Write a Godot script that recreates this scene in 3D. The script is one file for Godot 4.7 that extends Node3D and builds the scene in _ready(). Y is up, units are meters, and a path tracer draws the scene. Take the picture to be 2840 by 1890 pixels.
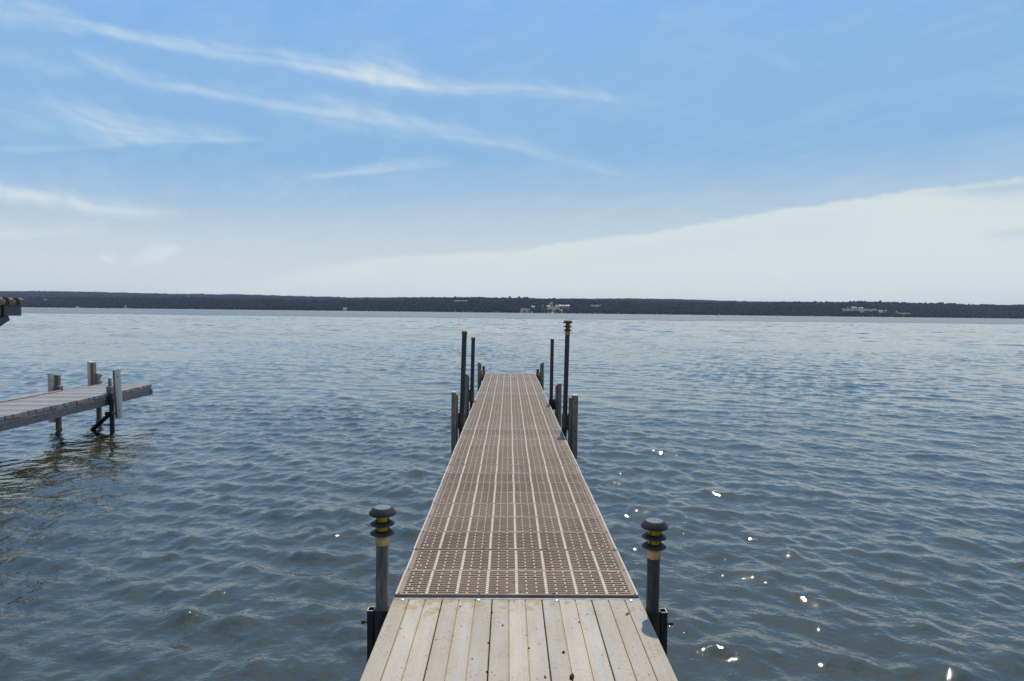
extends Node3D

# ---------------------------------------------------------------- camera numbers
const FPX := 1740.0            # focal length in photo pixels
const PW := 2840.0
const PH := 1890.0
const EYE := 2.05              # eye above the water, metres
const SUN_AZ := 9.0            # degrees to the right of straight ahead
const SUN_EL := 60.0

var cam_basis: Basis
var to_sun: Vector3
var cam_pos := Vector3(0, EYE, 0)
var rng := RandomNumberGenerator.new()
var M := {}
var taken := {}

# ---------------------------------------------------------------- helpers: pixels
func ray(px: float, py: float) -> Vector3:
	return (cam_basis * Vector3((px - PW / 2.0) / FPX, -(py - PH / 2.0) / FPX, -1.0))

func at_y(px: float, py: float, y: float) -> Vector3:
	var d := ray(px, py)
	return cam_pos + d * ((y - cam_pos.y) / d.y)

func at_z(px: float, py: float, z: float) -> Vector3:
	var d := ray(px, py)
	return cam_pos + d * (z / -d.z)

func to_px(p: Vector3) -> Vector2:
	var l := cam_basis.inverse() * (p - cam_pos)
	return Vector2(PW / 2.0 + FPX * l.x / -l.z, PH / 2.0 - FPX * l.y / -l.z)

# ---------------------------------------------------------------- helpers: nodes
func numbered(n: String) -> String:
	if not taken.has(n):
		taken[n] = 0
		return n
	taken[n] += 1
	return "%s_%03d" % [n, taken[n]]

func tag(o: Node, label: String, category: String, group := "") -> void:
	o.set_meta("label", label)
	o.set_meta("category", category)
	if group != "":
		o.set_meta("group", group)

func thing(called: String, at: Vector3, label: String, category: String, group := "") -> Node3D:
	var o := Node3D.new()
	o.name = numbered(called)
	o.position = at
	add_child(o)
	tag(o, label, category, group)
	return o

func st_new(smooth := false) -> SurfaceTool:
	var st := SurfaceTool.new()
	st.begin(Mesh.PRIMITIVE_TRIANGLES)
	st.set_smooth_group(0 if smooth else -1)
	return st

func finish(st: SurfaceTool) -> ArrayMesh:
	st.generate_normals()
	return st.commit()

func part(called: String, m: Mesh, mat: Material, parent: Node3D, at := Vector3.ZERO) -> MeshInstance3D:
	var o := MeshInstance3D.new()
	o.name = called
	o.mesh = m
	if mat:
		o.material_override = mat
	o.position = at
	parent.add_child(o, true)
	return o

func obj(called: String, st: SurfaceTool, mat: Material, parent: Node3D, at := Vector3.ZERO) -> MeshInstance3D:
	return part(called, finish(st), mat, parent, at)

# ---------------------------------------------------------------- helpers: shapes
func tri(st: SurfaceTool, a: Vector3, b: Vector3, c: Vector3) -> void:
	st.add_vertex(a); st.add_vertex(b); st.add_vertex(c)

func quad(st: SurfaceTool, a: Vector3, b: Vector3, c: Vector3, d: Vector3) -> void:
	tri(st, a, b, c); tri(st, a, c, d)

# box with chamfered edges; t carries place and turn
func box(st: SurfaceTool, t: Transform3D, size: Vector3, bevel := 0.0) -> void:
	var h := size * 0.5
	if bevel <= 0.0:
		var p := []
		for i in 8:
			p.append(t * Vector3(h.x if i & 1 else -h.x, h.y if i & 2 else -h.y, h.z if i & 4 else -h.z))
		quad(st, p[0], p[1], p[3], p[2]); quad(st, p[5], p[4], p[6], p[7])
		quad(st, p[4], p[0], p[2], p[6]); quad(st, p[1], p[5], p[7], p[3])
		quad(st, p[2], p[3], p[7], p[6]); quad(st, p[4], p[5], p[1], p[0])
		return
	# octagonal sections through y with a narrower first and last ring
	var b: float = min(bevel, min(h.x, min(h.y, h.z)) * 0.9)
	var rings := []
	for k in 4:
		var y: float = [-h.y, -h.y + b, h.y - b, h.y][k]
		var q: float = b if (k == 0 or k == 3) else 0.0
		var x: float = h.x - q
		var z: float = h.z - q
		var c: float = b
		rings.append([Vector3(-x + c, y, -z), Vector3(x - c, y, -z), Vector3(x, y, -z + c), Vector3(x, y, z - c), Vector3(x - c, y, z), Vector3(-x + c, y, z), Vector3(-x, y, z - c), Vector3(-x, y, -z + c)])
	for k in 3:
		for i in 8:
			var j: int = (i + 1) % 8
			quad(st, t * rings[k][i], t * rings[k][j], t * rings[k + 1][j], t * rings[k + 1][i])
	for i in range(1, 7):
		tri(st, t * rings[3][0], t * rings[3][i], t * rings[3][i + 1])
		tri(st, t * rings[0][0], t * rings[0][i + 1], t * rings[0][i])

func at(p: Vector3) -> Transform3D:
	return Transform3D(Basis(), p)

# profile of (radius, height) pairs turned about y
func lathe(st: SurfaceTool, t: Transform3D, prof: Array, seg := 24) -> void:
	for i in seg:
		var a := TAU * i / seg
		var b := TAU * (i + 1) / seg
		var ca := Vector3(cos(a), 0, sin(a))
		var cb := Vector3(cos(b), 0, sin(b))
		for k in prof.size() - 1:
			var r0: float = prof[k][0]
			var r1: float = prof[k + 1][0]
			var y0 := Vector3(0, prof[k][1], 0)
			var y1 := Vector3(0, prof[k + 1][1], 0)
			if r0 > 0.0 and r1 > 0.0:
				quad(st, t * (ca * r0 + y0), t * (ca * r1 + y1), t * (cb * r1 + y1), t * (cb * r0 + y0))
			elif r1 > 0.0:
				tri(st, t * y0, t * (ca * r1 + y1), t * (cb * r1 + y1))
			else:
				tri(st, t * (ca * r0 + y0), t * y1, t * (cb * r0 + y0))

# frame whose y axis runs from a to b
func along(a: Vector3, b: Vector3) -> Transform3D:
	var y := (b - a).normalized()
	var x := Vector3(1, 0, 0) if absf(y.x) < 0.9 else Vector3(0, 0, 1)
	x = (x - y * x.dot(y)).normalized()
	return Transform3D(Basis(x, y, x.cross(y)), a)

func pipe(st: SurfaceTool, a: Vector3, b: Vector3, r: float, seg := 18, wall := 0.0) -> void:
	var l := (b - a).length()
	if wall > 0.0:
		lathe(st, along(a, b), [[r, 0.0], [r, l], [r - wall, l], [r - wall, l - 0.1], [0.0, l - 0.1]], seg)
	else:
		lathe(st, along(a, b), [[0.0, 0.0], [r, 0.0], [r, l - 0.003], [r - 0.003, l], [0.0, l]], seg)

# ---------------------------------------------------------------- helpers: materials
func lin(r: float, g: float, b: float, a := 1.0) -> Color:
	var c := Color(r, g, b).linear_to_srgb()
	c.a = a
	return c

func mat(c: Color, rough := 0.7, metal := 0.0, spec := 0.5) -> StandardMaterial3D:
	var m := StandardMaterial3D.new()
	m.albedo_color = c
	m.roughness = rough
	m.metallic = metal
	m.metallic_specular = spec
	return m

# mottled grey noise picture between two greys, used as a tint on triplanar materials
func mottle(seed_: int, freq: float, lo: Color, hi: Color, size := 256, octaves := 4) -> NoiseTexture2D:
	var n := FastNoiseLite.new()
	n.seed = seed_
	n.frequency = freq
	n.fractal_octaves = octaves
	var t := NoiseTexture2D.new()
	t.width = size
	t.height = size
	t.seamless = true
	t.noise = n
	var g := Gradient.new()
	g.set_color(0, lo)
	g.set_color(1, hi)
	t.color_ramp = g
	return t

func tinted(c: Color, rough: float, metal: float, seed_: int, lo: float, hi: float, scale: Vector3, freq := 0.02) -> StandardMaterial3D:
	var m := mat(c, rough, metal)
	m.albedo_texture = mottle(seed_, freq, Color(lo, lo, lo), Color(hi, hi, hi))
	m.uv1_triplanar = true
	m.uv1_scale = scale
	return m

# ================================================================ build
func _ready() -> void:
	rng.seed = 7
	make_camera()
	make_sky()
	make_materials()
	make_water()
	make_far_shore()
	make_added_shore()
	make_dock()
	make_posts()
	make_neighbour()
	make_raised_deck()
	make_litter()

func make_camera() -> void:
	var cam := Camera3D.new()
	cam.name = "camera"
	cam.position = cam_pos
	var pitch := -atan((PH / 2.0 - 867.0) / FPX)
	cam.rotation = Vector3(pitch, 0.0, deg_to_rad(0.652))
	cam_basis = Basis.from_euler(cam.rotation)
	cam.fov = rad_to_deg(2.0 * atan(PH / 2.0 / FPX))
	cam.keep_aspect = Camera3D.KEEP_HEIGHT
	cam.near = 0.05
	cam.far = 30000.0
	cam.current = true
	add_child(cam)
	var sun := DirectionalLight3D.new()
	sun.name = "sun"
	sun.light_energy = 1.15
	sun.light_color = Color(1.0, 0.965, 0.91)
	sun.light_angular_distance = 0.53
	sun.shadow_enabled = true
	var el := deg_to_rad(SUN_EL)
	var az := deg_to_rad(SUN_AZ)
	to_sun = Vector3(sin(az) * cos(el), sin(el), -cos(az) * cos(el))
	add_child(sun)
	sun.look_at_from_position(Vector3.ZERO, -to_sun, Vector3.UP)

# ---------------------------------------------------------------- sky
var sky_noise := FastNoiseLite.new()
var sky_streak := FastNoiseLite.new()
var wisps := []
var near_wisps := []
var wisp_count := 0

func wisp(points: Array) -> void:
	# each point: x, y in the half-size overview of the photograph, half width, strength
	wisp_count += 1
	var run := 0.0
	for k in points.size() - 1:
		var a: Array = points[k]
		var b: Array = points[k + 1]
		var s := 1.2055
		wisps.append([Vector2(a[0], a[1]) * s, Vector2(b[0], b[1]) * s, a[2] * s, b[2] * s, a[3], b[3], run, float(wisp_count)])
		run += (Vector2(b[0], b[1]) - Vector2(a[0], a[1])).length() * s

func ramp(el: float) -> Vector3:
	var t := [[0.0, 211, 222, 225], [3.9, 207, 218, 225], [6.5, 196, 212, 223], [8.9, 181, 203, 222], [11.2, 160, 193, 224], [13.8, 140, 184, 225], [20.4, 137, 182, 228], [26.5, 127, 177, 233], [45.0, 122, 174, 232], [90.0, 118, 168, 226]]
	if el <= 0.0:
		return Vector3(211, 222, 225)
	for k in t.size() - 1:
		if el <= t[k + 1][0]:
			var f: float = (el - t[k][0]) / (t[k + 1][0] - t[k][0])
			return Vector3(lerpf(t[k][1], t[k + 1][1], f), lerpf(t[k][2], t[k + 1][2], f), lerpf(t[k][3], t[k + 1][3], f))
	return Vector3(118, 168, 226)

func edge_y(px: float) -> float:
	# upper edge of the pale cloud sheet that lies low over the far shore
	var t := [[-2500.0, 860.0], [100.0, 812.0], [362.0, 781.0], [723.0, 751.0], [1049.0, 710.0], [1446.0, 685.0], [1808.0, 637.0], [2170.0, 576.0], [2531.0, 524.0], [2840.0, 487.0], [4500.0, 330.0], [9000.0, 250.0]]
	for k in t.size() - 1:
		if px <= t[k + 1][0]:
			return lerpf(t[k][1], t[k + 1][1], clampf((px - t[k][0]) / (t[k + 1][0] - t[k][0]), 0.0, 1.0))
	return 250.0

func sky_at(az: float, el: float) -> Color:
	var c := ramp(el + 2.2 * clampf(-az * 1.6, 0.0, 1.0) * clampf(cos(az) * 2.0, 0.0, 1.0) * clampf((el - 3.5) / 5.0, 0.0, 1.0))
	var white := Vector3(222, 231, 236)
	var d := Vector3(sin(az), 0, -cos(az)) * cos(deg_to_rad(el)) + Vector3(0, sin(deg_to_rad(el)), 0)
	var f := clampf((cos(az) - 0.35) / 0.25, 0.0, 1.0) * clampf((52.0 - el) / 14.0, 0.0, 1.0)
	# high thin streaks everywhere, laid on a plane above the scene
	var p := Vector2(d.x, d.z) / (d.y + 0.09)
	var q := Vector2(p.x * 0.55 + p.y * 0.83, p.x * -0.83 + p.y * 0.55)
	var n := sky_streak.get_noise_2d(q.x * 90.0, q.y * 420.0) * 0.5 + sky_noise.get_noise_2d(q.x * 60.0, q.y * 110.0) * 0.7
	var veil := clampf(n + 0.10, 0.0, 0.8) * clampf(el / 9.0, 0.0, 1.0)
	veil *= lerpf(1.0, 0.16, f)
	if f > 0.0:
		var l := cam_basis.inverse() * d
		if l.z < -0.12:
			var x := PW / 2.0 + FPX * l.x / -l.z
			var y := PH / 2.0 - FPX * l.y / -l.z
			# pale sheet with a crisp upper edge to the right, dissolving to the left
			var wob := sky_noise.get_noise_2d(x * 0.06, y * 0.03) * 22.0 * clampf((1300.0 - x) / 1300.0, 0.15, 1.0)
			wob += sky_streak.get_noise_2d(x * 0.22, y * 1.2) * 9.0 + sky_noise.get_noise_2d(x * 1.1, y * 2.0) * 5.0
			var below := y - edge_y(x) + wob
			var soft := lerpf(70.0, 15.0, smoothstep(500.0, 1150.0, x))
			var sheet := clampf(below / soft, 0.0, 1.0)
			sheet = sheet * sheet * (3.0 - 2.0 * sheet)
			sheet *= lerpf(1.0, 0.8, exp(-pow((below - 60.0) / 40.0, 2.0)) * (0.5 + sky_noise.get_noise_2d(x * 0.08, y * 0.3)))
			var tone := 1.0 + sky_noise.get_noise_2d(x * 0.05 + 90.0, y * 0.25) * 0.16 + sky_streak.get_noise_2d(x * 0.1, y * 0.9) * 0.10
			# the bright upper lip parts from the sheet on the far right, with blue between
			var lip := smoothstep(2430.0, 2840.0, x)
			var gap := exp(-pow((y - edge_y(x) - 14.0 - 16.0 * lip) / (6.0 + 12.0 * lip), 2.0)) * lip * 0.75
			gap += exp(-pow((y - 645.0 + (x - 2840.0) * 0.1) / 14.0, 2.0)) * smoothstep(2660.0, 2830.0, x) * 0.8
			var k: float = clampf(sheet * 0.93 * tone - gap, 0.0, 1.0) * f * clampf((el + 1.0) * 2.0, 0.0, 1.0)
			c = c.lerp(Vector3(217, 227, 228), k)
			# the drawn-out cirrus wisps, their fibres running along them
			var s2 := sky_noise.get_noise_2d(x * 0.16, y * 0.4 - x * 0.1)
			var clear := 1.0
			for w in near_wisps:
				var a: Vector2 = w[0]
				var b: Vector2 = w[1]
				if x < minf(a.x, b.x) - 150.0 or x > maxf(a.x, b.x) + 150.0 or y < minf(a.y, b.y) - 160.0 or y > maxf(a.y, b.y) + 120.0:
					continue
				var ab := b - a
				var len_ := ab.length()
				var u := (Vector2(x, y) - a).dot(ab) / (len_ * len_)
				# smooth hand-over between neighbouring pieces of one wisp
				var share := clampf(u / 0.35 + 0.5, 0.0, 1.0) * clampf((1.0 - u) / 0.35 + 0.5, 0.0, 1.0)
				if share <= 0.0:
					continue
				var t := clampf(u, 0.0, 1.0)
				var up := (Vector2(x, y) - a).cross(ab) / len_
				if ab.x < 0.0:
					up = -up
				var run: float = w[6] + u * len_
				var fib := sky_streak.get_noise_2d(run * 0.11, up * 1.6 + w[7] * 700.0)
				var frill := sky_streak.get_noise_2d(run * 0.5 + up * 0.9, up * 0.35 + w[7] * 300.0)
				var wide: float = lerpf(w[2], w[3], t) * 1.25 * (1.0 + 0.35 * s2 + 0.35 * frill)
				wide *= 1.35 if up > 0.0 else 0.85
				var r := up / wide
				var v: float = lerpf(w[4], w[5], t) * 0.84 * exp(-r * r) * clampf(0.84 + 0.75 * fib + 0.3 * frill, 0.0, 1.25)
				clear *= 1.0 - clampf(v * share * share * (3.0 - 2.0 * share), 0.0, 0.9)
			veil = maxf(veil, (1.0 - clear) * f)
			veil += clampf(sky_streak.get_noise_2d(x * 0.10, y * 0.8 + x * 0.2) * 0.07 + s2 * 0.05, 0.0, 0.1) * f
	c = c.lerp(white, clampf(veil, 0.0, 0.95))
	# the bright hazy ring that surrounds the sun
	var away := rad_to_deg(acos(clampf(d.dot(to_sun), -1.0, 1.0)))
	c = c.lerp(Vector3(238, 245, 252), 0.65 * exp(-pow(away / 20.0, 1.6)))
	return Color(c.x / 255.0, c.y / 255.0, c.z / 255.0)

func make_sky() -> void:
	sky_noise.seed = 11
	sky_noise.frequency = 0.02
	sky_noise.fractal_octaves = 4
	sky_streak.seed = 23
	sky_streak.frequency = 0.02
	sky_streak.fractal_octaves = 4
	wisp([[-60, 14, 34, 0.3], [0, 28, 32, 0.42], [120, 50, 24, 0.42], [210, 64, 9, 0.66], [330, 90, 9, 0.6], [480, 120, 13, 0.6], [620, 133, 15, 0.5], [760, 160, 17, 0.7], [870, 182, 17, 0.82], [1040, 207, 11, 0.75], [1200, 208, 11, 0.45], [1330, 214, 12, 0.55], [1400, 228, 8, 0.45], [1540, 246, 8, 0.05]])
	wisp([[800, 130, 30, 0.12], [880, 150, 32, 0.3], [960, 185, 16, 0.35]])
	wisp([[160, 118, 8, 0.2], [260, 168, 15, 0.45], [340, 190, 14, 0.35], [440, 202, 9, 0.58], [620, 240, 15, 0.45], [740, 258, 20, 0.5], [820, 270, 20, 0.55], [980, 302, 16, 0.48], [1160, 330, 13, 0.32], [1300, 370, 15, 0.18], [1430, 402, 10, 0.22]])
	wisp([[70, 225, 22, 0.12], [170, 270, 26, 0.3], [240, 300, 22, 0.55], [310, 310, 18, 0.75], [400, 318, 13, 0.6], [520, 323, 6, 0.45], [610, 322, 4, 0.2]])
	wisp([[90, 225, 10, 0.15], [250, 270, 12, 0.25], [420, 295, 10, 0.22], [560, 312, 7, 0.2]])
	wisp([[-40, 130, 16, 0.2], [60, 142, 18, 0.22], [200, 176, 12, 0.1]])
	wisp([[-40, 250, 30, 0.15], [100, 285, 34, 0.22], [260, 320, 22, 0.2]])
	wisp([[-20, 344, 6, 0.35], [150, 342, 6, 0.25], [300, 332, 6, 0.25]])
	wisp([[-40, 440, 16, 0.7], [0, 446, 17, 0.78], [150, 462, 15, 0.75], [215, 483, 16, 0.8], [320, 494, 12, 0.6], [430, 490, 6, 0.2]])
	wisp([[690, 408, 5, 0.1], [780, 400, 5, 0.5], [880, 388, 11, 0.5], [970, 381, 9, 0.35], [1070, 376, 6, 0.05]])
	wisp([[876, 384, 5, 0.4], [880, 360, 4, 0.15]])
	wisp([[-20, 546, 13, 0.55], [150, 540, 13, 0.5], [250, 516, 11, 0.3]])
	wisp([[300, 608, 9, 0.7], [360, 590, 15, 1.15], [415, 572, 9, 0.6]])
	wisp([[225, 591, 8, 0.9], [268, 603, 8, 0.6]])
	wisp([[380, 448, 5, 0.15], [460, 452, 4, 0.12]])
	wisp([[1500, 30, 16, 0.10], [1650, 90, 20, 0.13], [1840, 162, 18, 0.10]])
	wisp([[2260, 22, 14, 0.12], [2330, 30, 14, 0.12]])
	wisp([[2280, 196, 14, 0.10], [2370, 214, 12, 0.2]])
	var W := 3072
	var H := 1536
	near_wisps = wisps.duplicate()
	var low := Image.create(768, 384, false, Image.FORMAT_RGB8)
	for j in 384:
		var el := 90.0 - (j + 0.5) / 384.0 * 180.0
		for i in 768:
			if el < -1.0:
				low.set_pixel(i, j, Color(211.0 / 255.0, 222.0 / 255.0, 225.0 / 255.0))
			else:
				low.set_pixel(i, j, sky_at(((i + 0.5) / 768.0 - 0.5) * TAU, el))
	low.resize(W, H, Image.INTERPOLATE_CUBIC)
	# the part of the sky toward the lake, drawn at full fineness
	var x0 := int(W * (0.5 - 47.0 / 360.0))
	var x1 := int(W * (0.5 + 47.0 / 360.0))
	var y0 := int(H * (90.0 - 36.0) / 180.0)
	var y1 := int(H * 0.5) + 6
	for j in range(y0, y1, 1):
		var el := 90.0 - (j + 0.5) / H * 180.0
		near_wisps.clear()
		for w in wisps:
			if maxf(w[0].y, w[1].y) + 110.0 > 830.0 - FPX * tan(deg_to_rad(el)) / 0.68 and minf(w[0].y, w[1].y) - 140.0 < 905.0 - FPX * tan(deg_to_rad(el)):
				near_wisps.append(w)
		for i in range(x0, x1, 1):
			low.set_pixel(i, j, sky_at(((i + 0.5) / W - 0.5) * TAU, el))
	var pano := PanoramaSkyMaterial.new()
	var turned := Image.create(W, H, false, Image.FORMAT_RGB8)
	turned.blit_rect(low, Rect2i(W / 2, 0, W / 2, H), Vector2i(0, 0))
	turned.blit_rect(low, Rect2i(0, 0, W / 2, H), Vector2i(W / 2, 0))
	pano.panorama = ImageTexture.create_from_image(turned)
	var sky := Sky.new()
	sky.sky_material = pano
	var e := Environment.new()
	e.background_mode = Environment.BG_SKY
	e.sky = sky
	e.background_energy_multiplier = 1.0
	e.tonemap_mode = Environment.TONE_MAPPER_LINEAR
	e.tonemap_exposure = 1.0
	e.sdfgi_enabled = true
	e.ssao_enabled = true
	e.ssil_enabled = true
	e.fog_enabled = true
	e.fog_light_color = Color(0.77, 0.86, 0.99)
	e.fog_density = 0.000034
	var we := WorldEnvironment.new()
	we.name = "environment"
	we.environment = e
	add_child(we)

# ---------------------------------------------------------------- materials
func make_materials() -> void:
	M.pipe = tinted(lin(0.095, 0.072, 0.055), 0.62, 0.0, 5, 0.35, 1.0, Vector3(12, 1.4, 12), 0.03)
	M.pipe_streaked = tinted(lin(0.26, 0.22, 0.18), 0.5, 0.0, 6, 0.35, 1.0, Vector3(14, 1.1, 14))  # lighter than the other pipes, tone varied at random in long streaks
	M.bracket = tinted(lin(0.055, 0.05, 0.045), 0.55, 0.0, 8, 0.6, 1.0, Vector3(8, 3, 8))
	M.bracket_rust = tinted(lin(0.20, 0.13, 0.07), 0.55, 0.1, 9, 0.45, 1.0, Vector3(9, 2, 9))
	M.bracket_rim = mat(lin(0.45, 0.40, 0.34), 0.45, 0.5)
	M.tan_cap = tinted(lin(0.23, 0.145, 0.06), 0.6, 0.0, 12, 0.7, 1.0, Vector3(12, 12, 12))
	M.collar = tinted(lin(0.80, 0.56, 0.26), 0.5, 0.0, 13, 0.72, 1.0, Vector3(10, 10, 10))
	M.lens = mat(lin(0.55, 0.34, 0.010), 0.3)
	M.lens.backlight_enabled = true
	M.lens.backlight = lin(0.3, 0.2, 0.01)
	M.shade = tinted(lin(0.075, 0.040, 0.034), 0.62, 0.0, 14, 0.35, 1.0, Vector3(14, 14, 14), 0.035)
	M.solar = tinted(lin(0.22, 0.23, 0.26), 0.12, 0.0, 15, 0.75, 1.0, Vector3(14, 14, 14))
	M.timber = tinted(lin(0.42, 0.31, 0.21), 0.75, 0.0, 16, 0.62, 1.0, Vector3(16, 1.4, 16))
	M.timber_top = mat(lin(0.62, 0.60, 0.56), 0.7)
	M.alu = tinted(lin(0.42, 0.42, 0.46), 0.38, 0.6, 17, 0.75, 1.0, Vector3(4, 4, 4))
	M.beam = tinted(lin(0.30, 0.30, 0.31), 0.5, 0.5, 18, 0.7, 1.0, Vector3(3, 3, 3))
	M.bolt = mat(lin(0.75, 0.75, 0.74), 0.35, 0.4)
	M.rust = tinted(lin(0.20, 0.10, 0.05), 0.7, 0.2, 19, 0.6, 1.0, Vector3(20, 20, 20))
	M.vinyl = tinted(lin(0.92, 0.80, 0.67), 0.45, 0.0, 20, 0.9, 1.0, Vector3(6, 1.5, 6))
	M.grey_post = tinted(lin(0.28, 0.235, 0.195), 0.6, 0.1, 21, 0.7, 1.0, Vector3(8, 2, 8))
	M.dark_wood = tinted(lin(0.05, 0.045, 0.04), 0.7, 0.0, 22, 0.6, 1.0, Vector3(8, 2, 8))
	M.steel_blue = tinted(lin(0.20, 0.20, 0.225), 0.5, 0.3, 24, 0.65, 1.0, Vector3(3, 6, 1.2))
	M.grey_board = []
	for k in 4:
		M.grey_board.append(tinted(lin(0.30 + 0.04 * k, 0.275 + 0.04 * k, 0.26 + 0.04 * k), 0.7, 0.0, 30 + k, 0.72, 1.0, Vector3(1.2, 8, 10)))
	M.old_board = tinted(lin(0.24, 0.165, 0.12), 0.75, 0.0, 35, 0.55, 1.0, Vector3(2, 10, 10))
	M.fascia = tinted(lin(0.085, 0.095, 0.105), 0.5, 0.1, 36, 0.8, 1.0, Vector3(3, 3, 3))
	M.seed = mat(lin(0.018, 0.014, 0.012), 0.8)
	M.leaf = mat(lin(0.35, 0.16, 0.05), 0.8)

# ---------------------------------------------------------------- water
func wave_tile(n: int, length: float, count: int, lmin: float, lmax: float, slope: float, heading: float, spread: float, seed_: int) -> PackedFloat32Array:
	var r := RandomNumberGenerator.new()
	r.seed = seed_
	var h := PackedFloat32Array()
	h.resize(n * n)
	var each := slope * sqrt(2.0 / count)
	for w in count:
		var lam: float = lmin * pow(lmax / lmin, (w + r.randf()) / count)
		var th := heading + r.randfn(0.0, spread)
		var ki := roundi(length / lam * cos(th))
		var kj := roundi(length / lam * sin(th))
		if ki == 0 and kj == 0:
			ki = 1
		var k := TAU / length * sqrt(float(ki * ki + kj * kj))
		var a := each / k
		var ph := r.randf() * TAU
		var cx := PackedFloat32Array(); cx.resize(n)
		var sx := PackedFloat32Array(); sx.resize(n)
		for i in n:
			cx[i] = cos(TAU * ki * i / n + ph) * a
			sx[i] = sin(TAU * ki * i / n + ph) * a
		for j in n:
			var cz := cos(TAU * kj * j / n)
			var sz := sin(TAU * kj * j / n)
			var o := j * n
			for i in n:
				h[o + i] += cx[i] * cz - sx[i] * sz
	return h

const N1 := 512
const N2 := 389
const N3 := 331
const CELL := 0.03
var T1: PackedFloat32Array
var T2: PackedFloat32Array
var T3: PackedFloat32Array
var gust := FastNoiseLite.new()

func wz_row(iz: int) -> float:
	return -iz * CELL

func wave_zone(mesh: ArrayMesh, step: int, x0: int, x1: int, z0: int, z1: int, uv_size: float) -> void:
	# heights of the wave field on a grid of step * CELL metres; integer cells, z counted away from the shore
	var nx := (x1 - x0) / step + 1
	var nz := (z1 - z0) / step + 1
	var d := CELL * step
	var hh := PackedFloat32Array()
	hh.resize(nx * nz)
	var g := PackedFloat32Array()
	g.resize(nx)
	for j in nz:
		var iz := z0 + j * step
		var r1 := posmod(iz, N1) * N1
		var r2 := posmod(iz, N2) * N2
		var r3 := posmod(iz / 12, N3) * N3
		var calm := lerpf(1.06, 0.72, smoothstep(8.0, 40.0, -wz_row(iz)))
		var fade := smoothstep(1150.0, 1596.0, float(iz))
		var bz := floori(iz / 12.0)
		var fzz := iz / 12.0 - bz
		var q0 := posmod(bz, N3) * N3
		var q1 := posmod(bz + 1, N3) * N3
		var wz := -iz * CELL
		for i in range(0, nx, 8):
			var wx := (x0 + i * step) * CELL
			var v := clampf(0.85 + 1.2 * gust.get_noise_2d(wx, wz), 0.4, 1.7) * calm
			for m in range(i, mini(i + 8, nx)):
				g[m] = v
		for i in nx:
			var ix := x0 + i * step
			var h := 0.0
			if step == 12:
				h = T3[r3 + posmod(ix / 12, N3)] * g[i] * 1.25 * (1.0 - smoothstep(6300.0, 7190.0, float(iz)))
			elif step == 96:
				# long low waves far out, seen almost edge on
				h = T3[posmod(iz / 96, N3) * N3 + posmod(ix / 96, N3)] * 3.5 * smoothstep(7100.0, 8200.0, float(iz))
			else:
				h = T1[r1 + posmod(ix, N1)] * g[i] + T2[r2 + posmod(ix, N2)] * calm
				if fade > 0.0:
					# run over into the coarser field that goes on beyond
					var fx := ix / 12.0
					var bx := floori(fx)
					var c0 := posmod(bx, N3)
					var c1 := posmod(bx + 1, N3)
					var t := lerpf(lerpf(T3[q0 + c0], T3[q0 + c1], fx - bx), lerpf(T3[q1 + c0], T3[q1 + c1], fx - bx), fzz)
					h = lerpf(h, t * g[i] * 1.25, fade)
			hh[j * nx + i] = h + (7.0 if step < 96 else 0.0) * h * h
	var v := PackedVector3Array(); v.resize(nx * nz)
	var n := PackedVector3Array(); n.resize(nx * nz)
	var uv := PackedVector2Array(); uv.resize(nx * nz)
	for j in nz:
		var wz := -(z0 + j * step) * CELL
		var ja := maxi(j - 1, 0) * nx
		var jb := mini(j + 1, nz - 1) * nx
		for i in nx:
			var wx := (x0 + i * step) * CELL
			var at_ := j * nx + i
			v[at_] = Vector3(wx, hh[at_], wz)
			n[at_] = Vector3(-(hh[j * nx + mini(i + 1, nx - 1)] - hh[j * nx + maxi(i - 1, 0)]), 2.0 * d, hh[jb + i] - hh[ja + i]).normalized()
			uv[at_] = Vector2(wx * 0.848 + wz * 0.530, wz * 0.848 - wx * 0.530) / uv_size
	var idx := PackedInt32Array()
	idx.resize((nx - 1) * (nz - 1) * 6)
	var c := 0
	for j in nz - 1:
		for i in nx - 1:
			var a := j * nx + i
			idx[c] = a; idx[c + 1] = a + nx; idx[c + 2] = a + nx + 1
			idx[c + 3] = a; idx[c + 4] = a + nx + 1; idx[c + 5] = a + 1
			c += 6
	var arr := []
	arr.resize(Mesh.ARRAY_MAX)
	arr[Mesh.ARRAY_VERTEX] = v
	arr[Mesh.ARRAY_NORMAL] = n
	arr[Mesh.ARRAY_TEX_UV] = uv
	arr[Mesh.ARRAY_INDEX] = idx
	mesh.add_surface_from_arrays(Mesh.PRIMITIVE_TRIANGLES, arr)

func slope_texture(h: PackedFloat32Array, n: int, length: float) -> ImageTexture:
	var data := PackedByteArray()
	data.resize(n * n * 3)
	var d := length / n
	for j in n:
		for i in n:
			var gx := (h[j * n + (i + 1) % n] - h[j * n + (i + n - 1) % n]) / (2.0 * d)
			var gz := (h[((j + 1) % n) * n + i] - h[((j + n - 1) % n) * n + i]) / (2.0 * d)
			var v := Vector3(-gx, gz, 1.0).normalized()
			var o := (j * n + i) * 3
			data[o] = int(clampf(v.x * 127.5 + 127.5, 0, 255))
			data[o + 1] = int(clampf(v.y * 127.5 + 127.5, 0, 255))
			data[o + 2] = int(clampf(v.z * 127.5 + 127.5, 0, 255))
	return ImageTexture.create_from_image(Image.create_from_data(n, n, false, Image.FORMAT_RGB8, data))

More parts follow.
